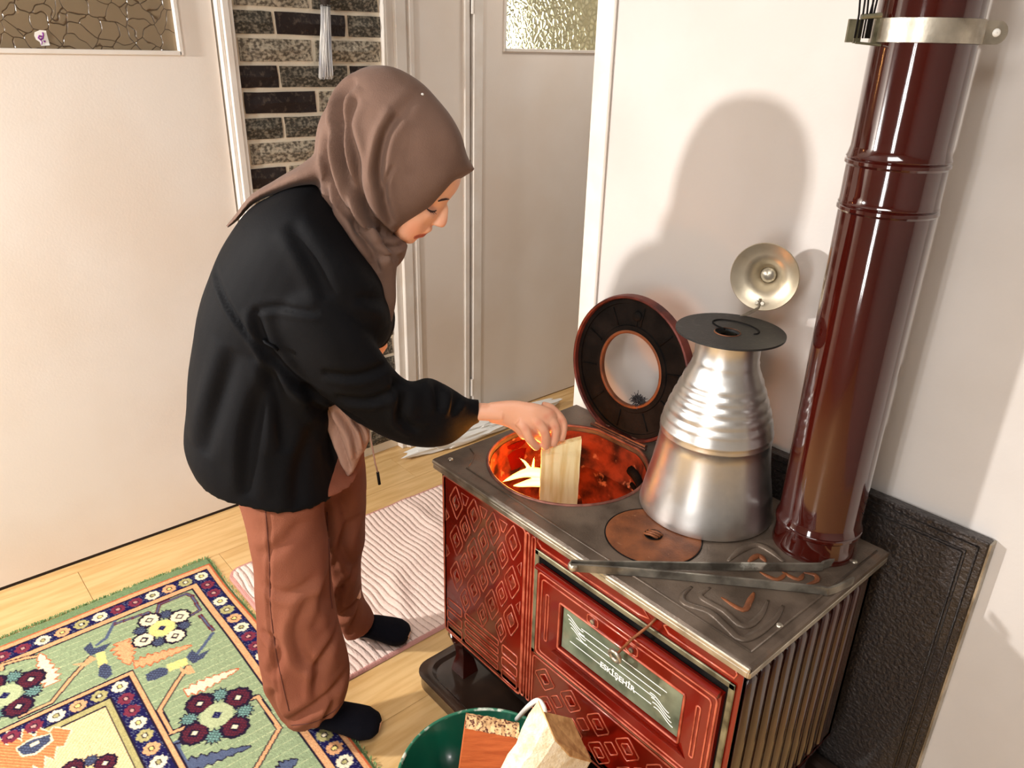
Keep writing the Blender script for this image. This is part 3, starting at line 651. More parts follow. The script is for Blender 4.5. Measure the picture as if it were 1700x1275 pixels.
# lower panel motif
for r_, zc in enumerate((.318, .245)):
    for x in (-.90, -.82, -.74, -.66, -.58, -.50): diam(x+.01*(r_ % 2), zc, .030, .030)
    for x in (-.86, -.78, -.70, -.62, -.54): diam(x+.01*(r_ % 2), zc-.034, .018, .017, False)
bead(ed_, rr(-.940, -.456, .205, .362, .008), .0022)
tag(fi.build('relief_studs', M_enam, stove), kind='stuff')
ed_.build('relief_beads', M_edge, stove, smooth=True)
# oven door
od = MB(); Y1 = FY
def qb(mb, x0, x1, z0, z1, d0, d1, b=0, mi=0):
    a = Q(x0, z0); c = Q(x1, z1); return mb.box(a[0], c[0], FY-d1, FY-d0, a[2], c[2], b=b)
zf = MB(); X0, X1, Z0, Z1 = -.945, -.458, .372, .646; t = .012
for (a, b_, c, d) in ((X0, X1, Z1-t, Z1), (X0, X1, Z0, Z0+t), (X0, X0+t, Z0, Z1), (X1-t, X1, Z0, Z1)): qb(zf, a, b_, c, d, 0, .005, .0015)
zf.build('oven_frame', M_zinc, stove)
gp = MB(); qb(gp, X0+t, X1-t, Z0+t, Z1-t, 0, .001); gp.build('oven_gap_shade', M_soot, stove)  # dark sheet stands in for the shadow gap round the oven door
DX0, DX1, DZ0, DZ1 = -.926, -.474, .386, .618
wx0, wx1, wz0, wz1 = -.846, -.552, .458, .556
dr = MB()
for (a, b_, c, d) in ((DX0, DX1, wz1+.006, DZ1), (DX0, DX1, DZ0, wz0-.006), (DX0, wx0-.006, wz0-.006, wz1+.006), (wx1+.006, DX1, wz0-.006, wz1+.006)): qb(dr, a, b_, c, d, .001, .013, .0)
door_o = dr.build('oven_door', M_enam, stove)
hb = MB(); hb.tube([Q(DX0+.002, DZ1+.002, .016), Q(DX1-.002, DZ1+.002, .016)], .0085, 10, flat=.8); hb.build('handle_lip', M_enam, door_o, smooth=40)
be = MB()
def bead2(pts, r=.0016): be.tube([Q(x, z, .0135) for x, z in pts], r, 6, closed=True, ref=(0, -1, 0), flat=.9)
bead2(rr(DX0+.006, DX1-.006, DZ0+.006, DZ1-.012, .008), .0024); bead2(rr(DX0+.016, DX1-.016, DZ0+.016, DZ1-.024, .008), .0018)
bead2(rr(wx0-.010, wx1+.010, wz0-.010, wz1+.010, .004), .0026)
bead2(rr(DX0+.030, DX0+.038, DZ0+.055, DZ1-.055, .0035), .0018); bead2(rr(DX1-.042, DX1-.034, DZ0+.055, DZ1-.055, .0035), .0018)
bead2(rr(-.780, -.752, wz1+.014, wz1+.034, .006), .0018); bead2(rr(-.680, -.652, wz1+.014, wz1+.034, .006), .0018)
be.build('door_beads', M_edge, door_o, smooth=True)
for x in (-.766, -.667):
    sc = MB()
    c = Q(x, wz1+.022, .0135); sc.lathe([(.0055, 0), (.005, .003), (.002, .004), (.0005, .004)], c, 12, ax=(np.array([1, 0, 0.]), np.array([0, 0, 1.]), np.array([0, -1, 0.])))
    sc.build('door_screw', M_steel, door_o, smooth=40)
# sloping orange reveal under the window frame is a plain enamel ledge
lg = MB(); a, b_, c, d = Q(wx0-.03, wz0-.034, .013), Q(wx1+.03, wz0-.034, .013), Q(wx1+.012, wz0-.012, .020), Q(wx0-.012, wz0-.012, .020)
lg.prism([a, b_, c, d], (0, .006, 0)); lg.build('lower_ledge', M_enam, door_o)
M_oglass = mat('sooty_oven_glass', srgb(120, 126, 104), .12, col2=srgb(70, 74, 58), nscale=16, coat=1, nmix=(.35, .7), detail=8, col3=srgb(170, 170, 140), n3=12, m3=(.6, .8))
wg = MB(); qb(wg, wx0-.004, wx1+.004, wz0-.004, wz1+.004, .004, .008); wg.build('window_glass', M_oglass, door_o)
pr = MB(); W0 = .0085
def pl_(p, r=.0011): pr.tube([Q(x, z, W0) for x, z in p], r, 4, ref=(0, -1, 0), flat=.3)
for i_ in range(4): z = wz1-.020-.016*i_; pl_([(wx0+.048-.006*i_, z), (wx1-.030-.012*i_, z)] if i_ < 3 else [(wx0+.02, z-.004), (-.738, z-.004)])
pl_([(-.655, wz1-.072), (wx1-.06, wz1-.072)])
for (ox, oz, s_) in ((wx0+.008, wz1-.014, 1), (wx1-.008, wz0+.014, -1)):
    for q in range(4):
        P = [(ox+s_*(.010*q*.4+.046*t_), oz-s_*(.0085*q)+s_*(.0075*math.cos(t_*math.pi*1.15)-.004)) for t_ in np.linspace(0, 1, 13)]; pl_(P, .0012)
pr.build('printed_lines', M_paint, door_o)
def text(s_, size, loc, axx, up_, matl, name, parent, ext=.0002, bold=.0):
    cu = bpy.data.curves.new(name, 'FONT'); cu.body = s_; cu.size = size; cu.extrude = ext; cu.offset = bold; cu.align_x = 'CENTER'; cu.align_y = 'CENTER'
    o = bpy.data.objects.new(name, cu); col.objects.link(o); bpy.context.view_layer.update(); me = evalmesh(o, name)
    a = Vector(axx); u = Vector(up_); w = a.cross(u); me.transform(Matrix.Translation(loc) @ Matrix(((a.x, u.x, w.x), (a.y, u.y, w.y), (a.z, u.z, w.z))).to_4x4())
    return link(name, me, matl, parent)
text('ESKİŞEHİR', .0185, Q(-.697, .486, .0088), (1, 0, 0), (0, 0, 1), M_paint, 'lettering', door_o, bold=.0004)
# hook with ring hanging over the oven door
hk = thing('hook_and_ring', 'rusty wire hook with a steel ring hanging over the oven door', 'hook', Q(-.632, .674, .01))
p0, p1 = np.array(Q(-.628, .672, .006)), np.array(Q(-.688, .566, .034))
hkm = MB(); hkm.tube([p0+(0, .004, 0), p0+(.004, -.006, .008), p0+(.0, -.014, -.004), (p0+p1)/2+(0, -.006, 0), p1+(.006, 0, .006)], .0028, 8); hkm.build('wire', M_rust, hk, smooth=True)
rg = MB(); rg.tube([p1+np.array([.0125*math.cos(t), -.003*math.sin(t), .0125*math.sin(t)-.006]) for t in np.linspace(0, 6.283, 20, endpoint=False)], .0042, 8, closed=True); rg.build('ring', M_steel, hk, smooth=True)

# firebox
fb = MB(); n = 72
prof = [(.187, .680), (.186, .66), (.183, .648), (.186, .64), (.184, .59), (.178, .582), (.182, .575), (.176, .50), (.16, .44), (.0005, .43)]
V = []
for r, z in prof:
    for j in range(n): p = hole_pt(2*math.pi*j/n, r) if r > .05 else HC; V.append((p[0], p[1], z))
fb.add(V, [(i*n+j, i*n+(j+1) % n, (i+1)*n+(j+1) % n, (i+1)*n+j) for i in range(len(prof)-1) for j in range(n)])
fb.build('firebox_liner', M_fire, stove, smooth=50)
sl = MB()
for (t0, t1, z, h) in ((.05, 1.25, .632, .013), (.0, 1.2, .596, .006)):
    P = [(*(HC+.181*np.array([math.cos(t), math.sin(t)])), z) for t in np.linspace(t0, t1, 10)]; P = [(p[0], min(p[1], HCL-.004), p[2]) for p in P]
    sl.tube(P, h, 8, flat=1)
sl.build('flue_slot', M_soot, stove, smooth=True)
M_ember = mat('glowing_ember', srgb(60, 20, 12), .9, emis=(1, .16, .02, 1), estr=1.2, col2=srgb(24, 16, 14), nscale=30)
em = thing('embers', 'bed of glowing orange embers in the firebox', 'embers', (-1.105, 1.168, .44))
eb = MB()
for i_ in range(60):
    a = rng.uniform(0, 6.283); r = .15*math.sqrt(rng.uniform(0, 1)); c = np.array([HC[0]+r*math.cos(a), HC[1]+min(r*math.sin(a), .14), .45+rng.uniform(0, .03)]); s_ = rng.uniform(.012, .024)
    D_ = rng.normal(size=(3, 3)); q_, _ = np.linalg.qr(D_); V = [c+s_*(q_@np.array(v)) for v in ((1, 0, 0), (0, 1, 0), (0, 0, .8), (-1, 0, 0), (0, -1, 0), (0, 0, -.8))]
    eb.add(V, [(0, 1, 2), (1, 3, 2), (3, 4, 2), (4, 0, 2), (1, 0, 5), (3, 1, 5), (4, 3, 5), (0, 4, 5)])
tag(eb.build('ember_pieces', M_ember, em), kind='stuff')
def stick(name, label, a, b, w, h, m, seed=0, cat='firewood', group=None):
    a, b = np.array(a), np.array(b); t = _n(b-a); s_ = _n(np.cross(t, UP)); u = np.cross(s_, t); r = np.random.default_rng(seed); V = []
    n_ = 7
    for i_ in range(n_):
        c = a+(b-a)*i_/(n_-1)
        for (x, y) in ((-1, -1), (1, -.8), (.9, .7), (.1, 1), (-.9, .8)): V.append(c+s_*w/2*(x+r.uniform(-.08, .08))+u*h/2*(y+r.uniform(-.08, .08)))
    mb = MB().add(V, [(i*5+j, i*5+(j+1) % 5, (i+1)*5+(j+1) % 5, (i+1)*5+j) for i in range(n_-1) for j in range(5)]+[(4, 3, 2, 1, 0), tuple((n_-1)*5+j for j in range(5))])
    o = mb.build(name, m); tag(o, label, cat, group); return o
stick('burning_log', 'charred log lying across the embers under the flames', (-1.24, 1.10, .515), (-1.02, 1.26, .50), .05, .045, mat('charred_wood', srgb(120, 52, 24), .9, col2=srgb(28, 14, 10), nscale=30, bump=.002, bscale=60), 2)
stick('burning_log', 'half-burnt log leaning at the left of the firebox', (-1.20, 1.03, .49), (-1.13, 1.24, .55), .045, .04, MATS['charred_wood'], 3)
fm = bpy.data.materials.new('flame'); fm.use_nodes = True; nt = fm.node_tree; b_ = nt.nodes['Principled BSDF']; b_.inputs['Base Color'].default_value = (1, .4, .05, 1)
lw = nt.nodes.new('ShaderNodeLayerWeight'); lw.inputs[0].default_value = .35; mx = nt.nodes.new('ShaderNodeMix'); mx.data_type = 'RGBA'; mx.inputs[6].default_value = (1, .62, .16, 1); mx.inputs[7].default_value = (1, .22, .01, 1)
nt.links.new(lw.outputs['Facing'], mx.inputs[0]); nt.links.new(mx.outputs[2], b_.inputs['Emission Color']); b_.inputs['Emission Strength'].default_value = 5.5
fl_ = MB()
for (px0, py0, px1, py1, w, D, bend) in ((912, 790, 833, 799, .021, 1.57, .014), (886, 796, 861, 758, .0065, 1.58, .010), (910, 800, 850, 805, .020, 1.56, .0), (884, 790, 887, 754, .005, 1.60, .004), (912, 796, 868, 784, .020, 1.59, .006)):
    a, b = ond(px0, py0, D), ond(px1, py1, D); P = []; rd = []
    for t in np.linspace(0, 1, 9): P.append(a+(b-a)*t+UP*bend*math.sin(t*math.pi)+F_*.004*math.sin(t*5)); rd.append(w*(math.sin(min(1, t*2.2+.25)*math.pi/2))*(1-t)**.75+.0006)
    fl_.tube(P, rd, 8, flat=.7)
fme = fuse(fl_, 'flames', .0022, 3, .5); shade(fme); tag(link('flames', fme, fm), 'bright yellow flames rising from the logs in the firebox', 'fire')
pt = bpy.data.lights.new('fire_light', 'POINT'); pt.energy = 3.2; pt.color = (1, .34, .05); pt.shadow_soft_size = .03; po = bpy.data.objects.new('fire_light', pt); col.objects.link(po); po.location = ond(870, 785, 1.60)+UP*.02

# ring lid, raised on its hinge
th_ = math.radians(4); aX = np.array([1, 0, 0.]); bX = np.array([0, math.sin(th_), math.cos(th_)]); nX = np.array([0, -math.cos(th_), math.sin(th_)])
HG = np.array([-1.112, 1.368, .700]); RC = HG+.176*bX
lid = thing('ring_lid', 'raised round cast-iron ring lid with sooty underside, hinged behind the opening', 'lid', HG)
def clipb(mb, lim):
    for i_, v in enumerate(mb.v):
        p = np.array(v)-RC; h = p@bX
        if h < -lim: mb.v[i_] = tuple(np.array(v)+bX*(-lim-h))
    return mb
clipb(MB().lathe([(.093, -.004), (.093, .003), (.110, .003), (.112, .000), (.165, .000), (.166, .004), (.176, .004), (.176, -.004), (.093, -.004)], RC, 72, ax=(aX, bX, nX)), .168).build('underside', M_soot, lid, smooth=30)
clipb(MB().lathe([(.176, -.010), (.178, .013), (.181, .016), (.1845, .014), (.187, .004), (.187, -.008), (.183, -.012), (.114, -.014), (.106, -.008), (.097, -.008), (.093, -.004)], RC, 72, ax=(aX, bX, nX)), .170).build('rim', mat('rusty_red_iron', srgb(118, 56, 46), .5, metal=.3, col2=srgb(74, 36, 32), nscale=24, bump=.001, bscale=120), lid, smooth=40)
clipb(MB().lathe([(.092, -.006), (.091, .004), (.095, .0065), (.099, .0045)], RC, 60, ax=(aX, bX, nX)), .3).build('inner_ring', M_rust, lid, smooth=True)
for q in range(10):
    rs = MB()
    t = q*math.pi/5+.2; d = aX*math.cos(t)+bX*math.sin(t); rs.tube([RC+d*.114+nX*.001, RC+d*.160+nX*.001], .0022, 6); rs.build('rib', M_soot, lid, smooth=True)
rs = MB(); c = RC+bX*.137; rs.lathe([(.013, .0), (.012, .005), (.004, .006), (.0005, .006)], c, 16, ax=(aX, bX, nX)); rs.tube([RC+bX*.105+nX*.001, c], .002, 6)
rs.build('boss', M_soot, lid, smooth=True)
hm_ = MB(); hm_.tube([HG+(-.085, -.004, -.001), HG+(.085, -.004, -.001)], .006, 8); hm_.box(HG[0]-.095, HG[0]+.09, 1.352, 1.362, ST_, ST_+.007, b=.001)
for dx in (-.05, .05): hm_.box(HG[0]+dx-.012, HG[0]+dx+.012, 1.362, 1.374, ST_, ST_+.016, b=.001)
hm_.build('hinge', mat('rusty_hinge', srgb(120, 84, 70), .5, metal=.4, col2=srgb(80, 54, 46), nscale=40), lid, smooth=40)
# steel wool tuft lying in the ring
sw = MB(); c0 = RC-bX*.083+aX*.038+np.array([0, .0, .014])
for i_ in range(260):
    d = rng.normal(size=3); d /= np.linalg.norm(d); e = rng.normal(size=3); e /= np.linalg.norm(e); p = c0+d*np.array([.020, .012, .014])*rng.uniform(.3, 1)
    sw.tube([p, p+e*.006, p+e*.009+d*.003], .0007, 3)
tag(sw.build('steel_wool', mat('steel_wool', srgb(70, 70, 74), .5, metal=.6)), 'small dark grey tuft of steel wool in the hole of the raised ring lid', 'steel wool')

# ================================================================== PIPE
PC = np.array([-.555, 1.325]); PD = PC@F_[:2]
pipe = thing('stove_pipe', 'tall dark red enamelled flue pipe rising from the stove top', 'pipe', (*PC, ST_))
zj1, zj2, zj0 = ond(1482, 275, PD-.07)[2], ond(1465, 355, PD-.07)[2], ond(1350, 895, PD-.07)[2]
def joint(z, r): return [(r, z-.010), (r+.0035, z-.006), (r+.0035, z-.001), (r+.001, z+.001), (r+.003, z+.004), (r+.001, z+.008)]
MB().lathe([(.081, ST_+.0005), (.0815, ST_+.006), (.0795, ST_+.012), (.0785, ST_+.03)]+joint(zj0, .0785)+[(.077, zj0+.02), (.0765, zj2-.02)]+joint(zj2, .0765)+[(.0775, zj2+.02)], (*PC, 0), 64).build('lower_section', M_pipe, pipe, smooth=40)
MB().lathe([(.0775, zj2+.02)]+joint(zj1, .0775)+[(.0760, zj1+.02), (.0755, 1.9), (.075, 2.5)], (*PC, 0), 64).build('upper_section', M_pipe, pipe, smooth=40)
cl = thing('pipe_clamp', 'galvanised strap clamp with screw lug and wire buckle around the pipe', 'clamp', (*PC, 1.64))
zc = ond(1540, 50, PD-.07)[2]
MB().lathe([(.0775, zc-.017), (.0795, zc-.0165), (.0795, zc+.0165), (.0775, zc+.017)], (*PC, 0), 64).build('strap', M_steel, cl, smooth=30)
lc = np.array([*PC, zc])+R_*.070-F_*.030
P = [lc+UP*.0165, lc+R_*.022+UP*.0165]+[lc+R_*.022+.0165*(R_*math.sin(t)+UP*math.cos(t)) for t in np.linspace(.3, 2.84, 8)]+[lc+R_*.022-UP*.0165, lc-UP*.0165]
MB().prism(P, F_*.002).build('lug', M_steel, cl)
w_ = np.array([0, 0, 0])-F_
MB().lathe([(.006, .0), (.0055, .002), (.0025, .003), (.0005, .003)], lc+R_*.021, 14, ax=(R_, UP, -F_)).build('screw', M_white, cl, smooth=True)
bc = np.array([*PC, zc])-R_*.094-F_*.020; bk = MB()
for (u0, u1, v0, v1, d0) in ((-.034, -.024, -.018, .014, 0), (-.020, -.010, -.019, .014, -.006), (.010, .022, -.021, .018, -.010)):
    bk.prism([bc+R_*u0+UP*v0-F_*d0, bc+R_*u1+UP*v0-F_*d0, bc+R_*u1+UP*v1-F_*d0, bc+R_*u0+UP*v1-F_*d0], F_*.006)
bk.tube([bc-R_*.02-UP*.018, bc+R_*.02-UP*.021], .0018, 6); bk.tube([bc-R_*.018+UP*.017, bc+R_*.012+UP*.020], .004, 8)
bk.build('buckle', MATS['door_frame_metal'], cl, smooth=30)
wr = MB()
for (u0, u1) in ((-.022, -.032), (-.016, -.020), (-.010, -.018), (-.006, .002), (.0, .004), (-.003, -.010)):
    wr.tube([bc+R_*u0+UP*-.012, bc+R_*u0+UP*.02, bc+R_*((u0+u1)/2)+UP*.06, bc+R_*u1+UP*.12, bc+R_*(u1*1.2)+UP*.3], .0016, 6)
wr.build('wires', M_soot, cl, smooth=True)

# ================================================================== HEAT BOARD
hb_ = thing('heat_shield_board', 'black embossed metal heat shield board standing against the wall', 'board', (-.6, 1.475, 0))
bx0, bx1, bz1 = -.96, -.2935, .767
m = MB().box(bx0, bx1, 1.472, 1.497, .001, bz1, b=.003); m.build('panel', M_black, hb_)
m = MB()
for s_ in (.016, .034, .040): m.tube([(bx0+s_, 1.4715, .02), (bx0+s_, 1.4715, bz1-s_), (bx1-s_, 1.4715, bz1-s_), (bx1-s_, 1.4715, .02)], .0028 if s_ != .034 else .0016, 6)
m.build('pressed_border', M_black, hb_, smooth=True)
MB().box(bx1, bx1+.004, 1.474, 1.4985, .002, bz1-.003).build('edge_strip', M_steel, hb_)

# ================================================================== JUG
JC = np.array([-.781, 1.268])
jug = thing('aluminium_jug', 'shiny aluminium water jug with ribbed shoulder standing on the stove top', 'jug', (*JC, ST_))
prof = [(.0005, ST_+.0015), (.138, ST_+.0015), (.1425, ST_+.004), (.1425, ST_+.009), (.1405, ST_+.018), (.1365, ST_+.040), (.1315, ST_+.065), (.1250, ST_+.095), (.1195, ST_+.130), (.1155, ST_+.160), (.1140, ST_+.180)]
prof += [(.1155, ST_+.183), (.1160, ST_+.187), (.1145, ST_+.191), (.1160, ST_+.195), (.1155, ST_+.199), (.1130, ST_+.203), (.1130, ST_+.210)]
for q in range(5):
    z = .213+.0205*q; r = [.1110, .1050, .0975, .0895, .0815][q]
    prof += [(r, ST_+z), (r+.0004, ST_+z+.005), (r-.0016, ST_+z+.012), (r-.0050, ST_+z+.017)]
prof += [(.0745, ST_+.318), (.0690, ST_+.330), (.0655, ST_+.342), (.0660, ST_+.346), (.0640, ST_+.350), (.0632, ST_+.392), (.0655, ST_+.396), (.066, ST_+.4005), (.062, ST_+.4005), (.060, ST_+.38)]
MB().lathe(prof, (*JC, 0), 96).build('body', M_alu, jug, smooth=50)
DZ = ST_+.4025; dc = np.array([*JC, DZ])
sr = thing('stove_ring', 'flat black iron stove ring resting on the mouth of the aluminium jug', 'stove ring', dc)
n = 64; V = []; off = np.array([.004, -.016]); 
for z in (0, .004):
    for r_, o_ in ((.1065, 0), (.024, 1)):
        for j in range(n): t = 2*math.pi*j/n; V.append((JC[0]+r_*math.cos(t)+off[0]*o_, JC[1]+r_*math.sin(t)*(1 if not o_ else .8)+off[1]*o_, DZ+z))
MB().add(V, [(j, (j+1) % n, n+(j+1) % n, n+j) for j in range(n)]+[(2*n+j, 2*n+(j+1) % n, 3*n+(j+1) % n, 3*n+j) for j in range(n)]+[(j, (j+1) % n, 2*n+(j+1) % n, 2*n+j) for j in range(n)]+[(n+j, n+(j+1) % n, 3*n+(j+1) % n, 3*n+j) for j in range(n)]).build('disc', M_plate, sr, smooth=30)
P = [(JC[0]-.004+.050*math.cos(t), JC[1]+.024+.030*math.sin(t), DZ+.0042) for t in np.linspace(-.3, 4.6, 30)]
MB().tube(P, .0022, 6).build('crescent_bead', M_soot, sr, smooth=True)
MB().lathe([(.0245, 0), (.0262, .0015), (.0245, .0025)], (JC[0]+off[0], JC[1]+off[1], DZ+.003), 32).build('hole_rim', M_rust, sr, smooth=True)
# jug lid, standing open on its hinge bar
LC = ond(1269, 460, JC@F_[:2]+.105); nL = _n((CAM-LC)*np.array([1, 1, .35])-R_*.42); aL = _n(np.cross(UP, nL)); bL = np.cross(nL, aL)
MB().lathe([(.069, -.002), (.0705, .001), (.069, .003), (.062, -.001), (.054, -.006), (.046, -.009), (.038, -.012), (.030, -.020), (.022, -.030), (.0165, -.036), (.0165, -.030)], LC, 56, ax=(aL, bL, nL)).build('lid', mat('dull_aluminium', srgb(196, 184, 162), .38, metal=.8, col2=srgb(172, 158, 134), nscale=12), jug, smooth=60)
MB().lathe([(.0165, -.032), (.012, -.026), (.0005, -.0245)], LC, 24, ax=(aL, bL, nL)).build('lid_knob', M_steel, jug, smooth=True)
jb = np.array([*JC, 0]); hpt = LC-bL*.066; hinge_pt = np.array([JC[0]+F_[0]*.072+.012, JC[1]+F_[1]*.072, ST_+.385])
bar = MB().tube([hpt+bL*.02, hpt, (hpt+hinge_pt)/2+F_*.01, hinge_pt], .005, 8, flat=.5); bar.tube([hpt+bL*.012-aL*.006, hpt+bL*.012-aL*.0059+nL*.004], .004, 8); bar.tube([hpt+bL*.012+aL*.006, hpt+bL*.012+aL*.0061+nL*.004], .004, 8)
bar.build('hinge_bar', M_steel, jug, smooth=40)
hd_ = MB(); e_ = F_
hd_.tube(crs([hinge_pt-UP*.01, hinge_pt+e_*.045-UP*.005, hinge_pt+e_*.062-UP*.05, jb+e_*.135+UP*(ST_+.27), jb+e_*.116+UP*(ST_+.21)], 5), .007, 8); hd_.build('handle', M_steel, jug, smooth=True)

# ================================================================== TONGS
tg = thing('fire_tongs', 'long grey iron fire tongs lying across the right end of the stove top', 'tongs', onz(1200, 940, ST_))
zt = ST_+.011
def arm_(pts, zs):
    mb = MB(); P = [onz(p[0], p[1], z_) for p, z_ in zip(pts, zs)]; P = crs(P, 4); V = []; n_ = len(P)
    for i_, p in enumerate(P):
        t = _n(P[min(i_+1, n_-1)]-P[max(i_-1, 0)]); s_ = _n(np.cross(t, UP)); h = .0080; w = .0022
        V += [p-s_*w-UP*h, p+s_*w-UP*h, p+s_*w+UP*h, p-s_*w+UP*h]
    mb.add(V, [(i*4+j, i*4+(j+1) % 4, (i+1)*4+(j+1) % 4, (i+1)*4+j) for i in range(n_-1) for j in range(4)]+[(3, 2, 1, 0), tuple((n_-1)*4+j for j in range(4))]); return mb
M_tong = mat('tong_iron', srgb(140, 134, 122), .42, metal=.6, col2=srgb(84, 78, 70), nscale=20, bump=.0005, bscale=120, col3=srgb(200, 196, 184), n3=16, m3=(.66, .7))
arm_([(948, 936), (1060, 938), (1200, 940), (1350, 941), (1366, 938), (1400, 926)], [zt]*6).build('arm', M_tong, tg, smooth=30)
arm_([(948, 942), (1060, 950), (1200, 963), (1350, 978), (1378, 981), (1416, 964)], [zt-.001]*6).build('arm', M_tong, tg, smooth=30)
bt = onz(949, 939, zt); bb = MB().tube([onz(958, 935, zt), onz(948, 935, zt), onz(945, 939, zt), onz(948, 944, zt), onz(958, 944, zt)], .0030, 8, flat=2.6); bb.build('bow', M_steel, tg, smooth=True)

# ================================================================== BUCKET AND FIREWOOD
BC = np.array([-.842, .700]); bu = thing('bucket', 'dark green enamel bucket holding firewood in front of the stove', 'bucket', (*BC, 0))
MB().lathe([(.0005, .004), (.118, .002), (.122, .006), (.176, .232), (.179, .236), (.176, .240), (.172, .236), (.118, .012), (.0005, .010)], (*BC, 0), 64).build('shell', M_bucket, bu, smooth=40)
MB().tube([(BC[0]+.1765*math.cos(t), BC[1]+.1765*math.sin(t), .238) for t in np.linspace(0, 6.283, 64, endpoint=False)], .0038, 8, closed=True).build('rolled_rim', mat('worn_green_rim', srgb(46, 110, 84), .3, col2=srgb(200, 206, 190), nscale=40, nmix=(.5, .6)), bu, smooth=True)
h0, h1, h2, h3 = onz(858, 1194, .245), ond(878, 1172, 1.15), ond(893, 1163, 1.13), ond(903, 1176, 1.10)
MB().tube(crs([h0, h1, h2, h3, ond(905, 1200, 1.09)], 6), .0052, 10, flat=1).build('handle', M_white, bu, smooth=True)
# orange plank piece
A, B = ond(772, 1209, 1.085), ond(862, 1226, 1.085); dn = -UP*.19-R_*.02-F_*.01; th = F_*.034+UP*.004
ow = MB().prism([A, B, B+dn, A+dn], th); o = ow.build('firewood_piece', M_woodo); tag(o, 'flat reddish orange board of firewood standing in the green bucket', 'firewood', None)
bk = MB(); V = []; n_ = 16
r2 = np.random.default_rng(4)
for i_ in range(n_):
    p = A+(B-A)*i_/(n_-1); V += [p-F_*.001+UP*r2.uniform(-.002, .002), p+th*.33+UP*(.003+r2.uniform(0, .006)), p+th*.66+UP*(.002+r2.uniform(0, .006)), p+th+UP*r2.uniform(-.001, .003)]
bk.add(V, [(i*4+j, i*4+j+1, (i+1)*4+j+1, (i+1)*4+j) for i in range(n_-1) for j in range(3)])
bk.build('splintered_edge', mat('splintered_edge', srgb(232, 190, 138), .8, col2=srgb(96, 50, 40), nscale=170, nmix=(.50, .60)), o)
# pale split log with sawn end
E = [ond(901.5, 1183.5, 1.06), ond(948, 1194, 1.10), ond(981, 1266, 1.06), ond(945, 1256, 1.02), ond(921, 1230, 1.01), ond(910, 1204, 1.02)]
F2 = ond(893, 1164, 1.05); ax_ = -_n(R_*.50+F_*.30+UP*.80)*.26
V = []; n_ = 10; ring = [F2]+E; kk = len(ring); r2 = np.random.default_rng(9); jit = r2.normal(size=(n_, kk, 3))*.0022; jit[0] *= .3
for i_ in range(n_):
    for j, p in enumerate(ring): V.append(p+ax_*(i_/(n_-1))*(1.0)+jit[i_, j]+(np.array(ring).mean(0)-p)*.12*(i_/(n_-1)))
mb = MB().add(V, [(i*kk+j, i*kk+(j+1) % kk, (i+1)*kk+(j+1) % kk, (i+1)*kk+j) for i in range(n_-1) for j in range(kk)]+[tuple((n_-1)*kk+j for j in range(kk))])
log = tag(mb.build('split_log', M_woodw), 'pale split log with a brown sawn end leaning out of the bucket', 'firewood')
MB().prism(ring, -ax_*.01).build('sawn_end', M_woodend, log)
stick('split_log', 'pale log half hidden at the bottom of the green bucket', (BC[0]-.06, BC[1]-.09, .04), (BC[0]+.07, BC[1]+.05, .06), .06, .05, M_woodw, 5)

# ================================================================== crumpled bag by the far wall
import bmesh
bm = bmesh.new(); bmesh.ops.create_icosphere(bm, subdivisions=4, radius=1)
me = bpy.data.meshes.new('plastic_bag'); bm.to_mesh(me); bm.free(); c = get_co(me)
nz_ = smooth_noise(c, .55, 3, 3); nz2 = np.abs(smooth_noise(c, 1.4, 5, 2)); c = c*(1+.20*nz_-.22*nz2)[:, None]; c *= np.array([.055, .46, .040]); c[:, 2] = np.maximum(c[:, 2]+.030, .002); c += np.array([-2.375, 1.97, 0]); set_co(me, c); shade(me, 35)
tag(link('plastic_bag', me, M_white), 'crumpled white plastic bag on the floor behind the stove', 'bag')
stick('wood_scrap', 'small brown scrap of wood beside the white bag', (-2.24, 1.80, .016), (-2.21, 1.90, .016), .03, .025, M_wood, 8)
# ================================================================== WOMAN
def loft2(mb, st, k=4, n=28):
    # stations: (A px, B px, depth D, half depth, exponent, k) ; k blends the slice axis from level (0) to along the sight line (1)
    rows = []
    for s_ in st:
        a, b, D, hd = s_[:4]; e = s_[4] if len(s_) > 4 else 2.0; kk = s_[5] if len(s_) > 5 else 1.0
        rows.append([*ond(*a, D), *ond(*b, D), hd, e, kk])
    Q_ = crs(rows, k); V = []
    for q in Q_:
        A, B, hd, e, kk = q[:3], q[3:6], max(q[6], .0015), q[7], q[8]; c = (A+B)/2; h = (B-A)/2; d = _n(F_*(1-kk)+_n(c-CAM)*kk)
        for j in range(n):
            t = 2*math.pi*j/n; cs, sn = math.cos(t), math.sin(t)
            V.append(c+h*math.copysign(abs(cs)**(2/e), cs)+d*hd*math.copysign(abs(sn)**(2/e), sn))
    m = len(Q_)
    mb.add(V, [(i*n+j, i*n+(j+1) % n, (i+1)*n+(j+1) % n, (i+1)*n+j) for i in range(m-1) for j in range(n)]+[tuple(range(n-1, -1, -1)), tuple((m-1)*n+j for j in range(n))]); return mb
woman = thing('person', 'woman in mauve-brown headscarf, black jacket and rust trousers bending to feed the stove', 'person', (-1.42, .76, 0))
HD = 1.50
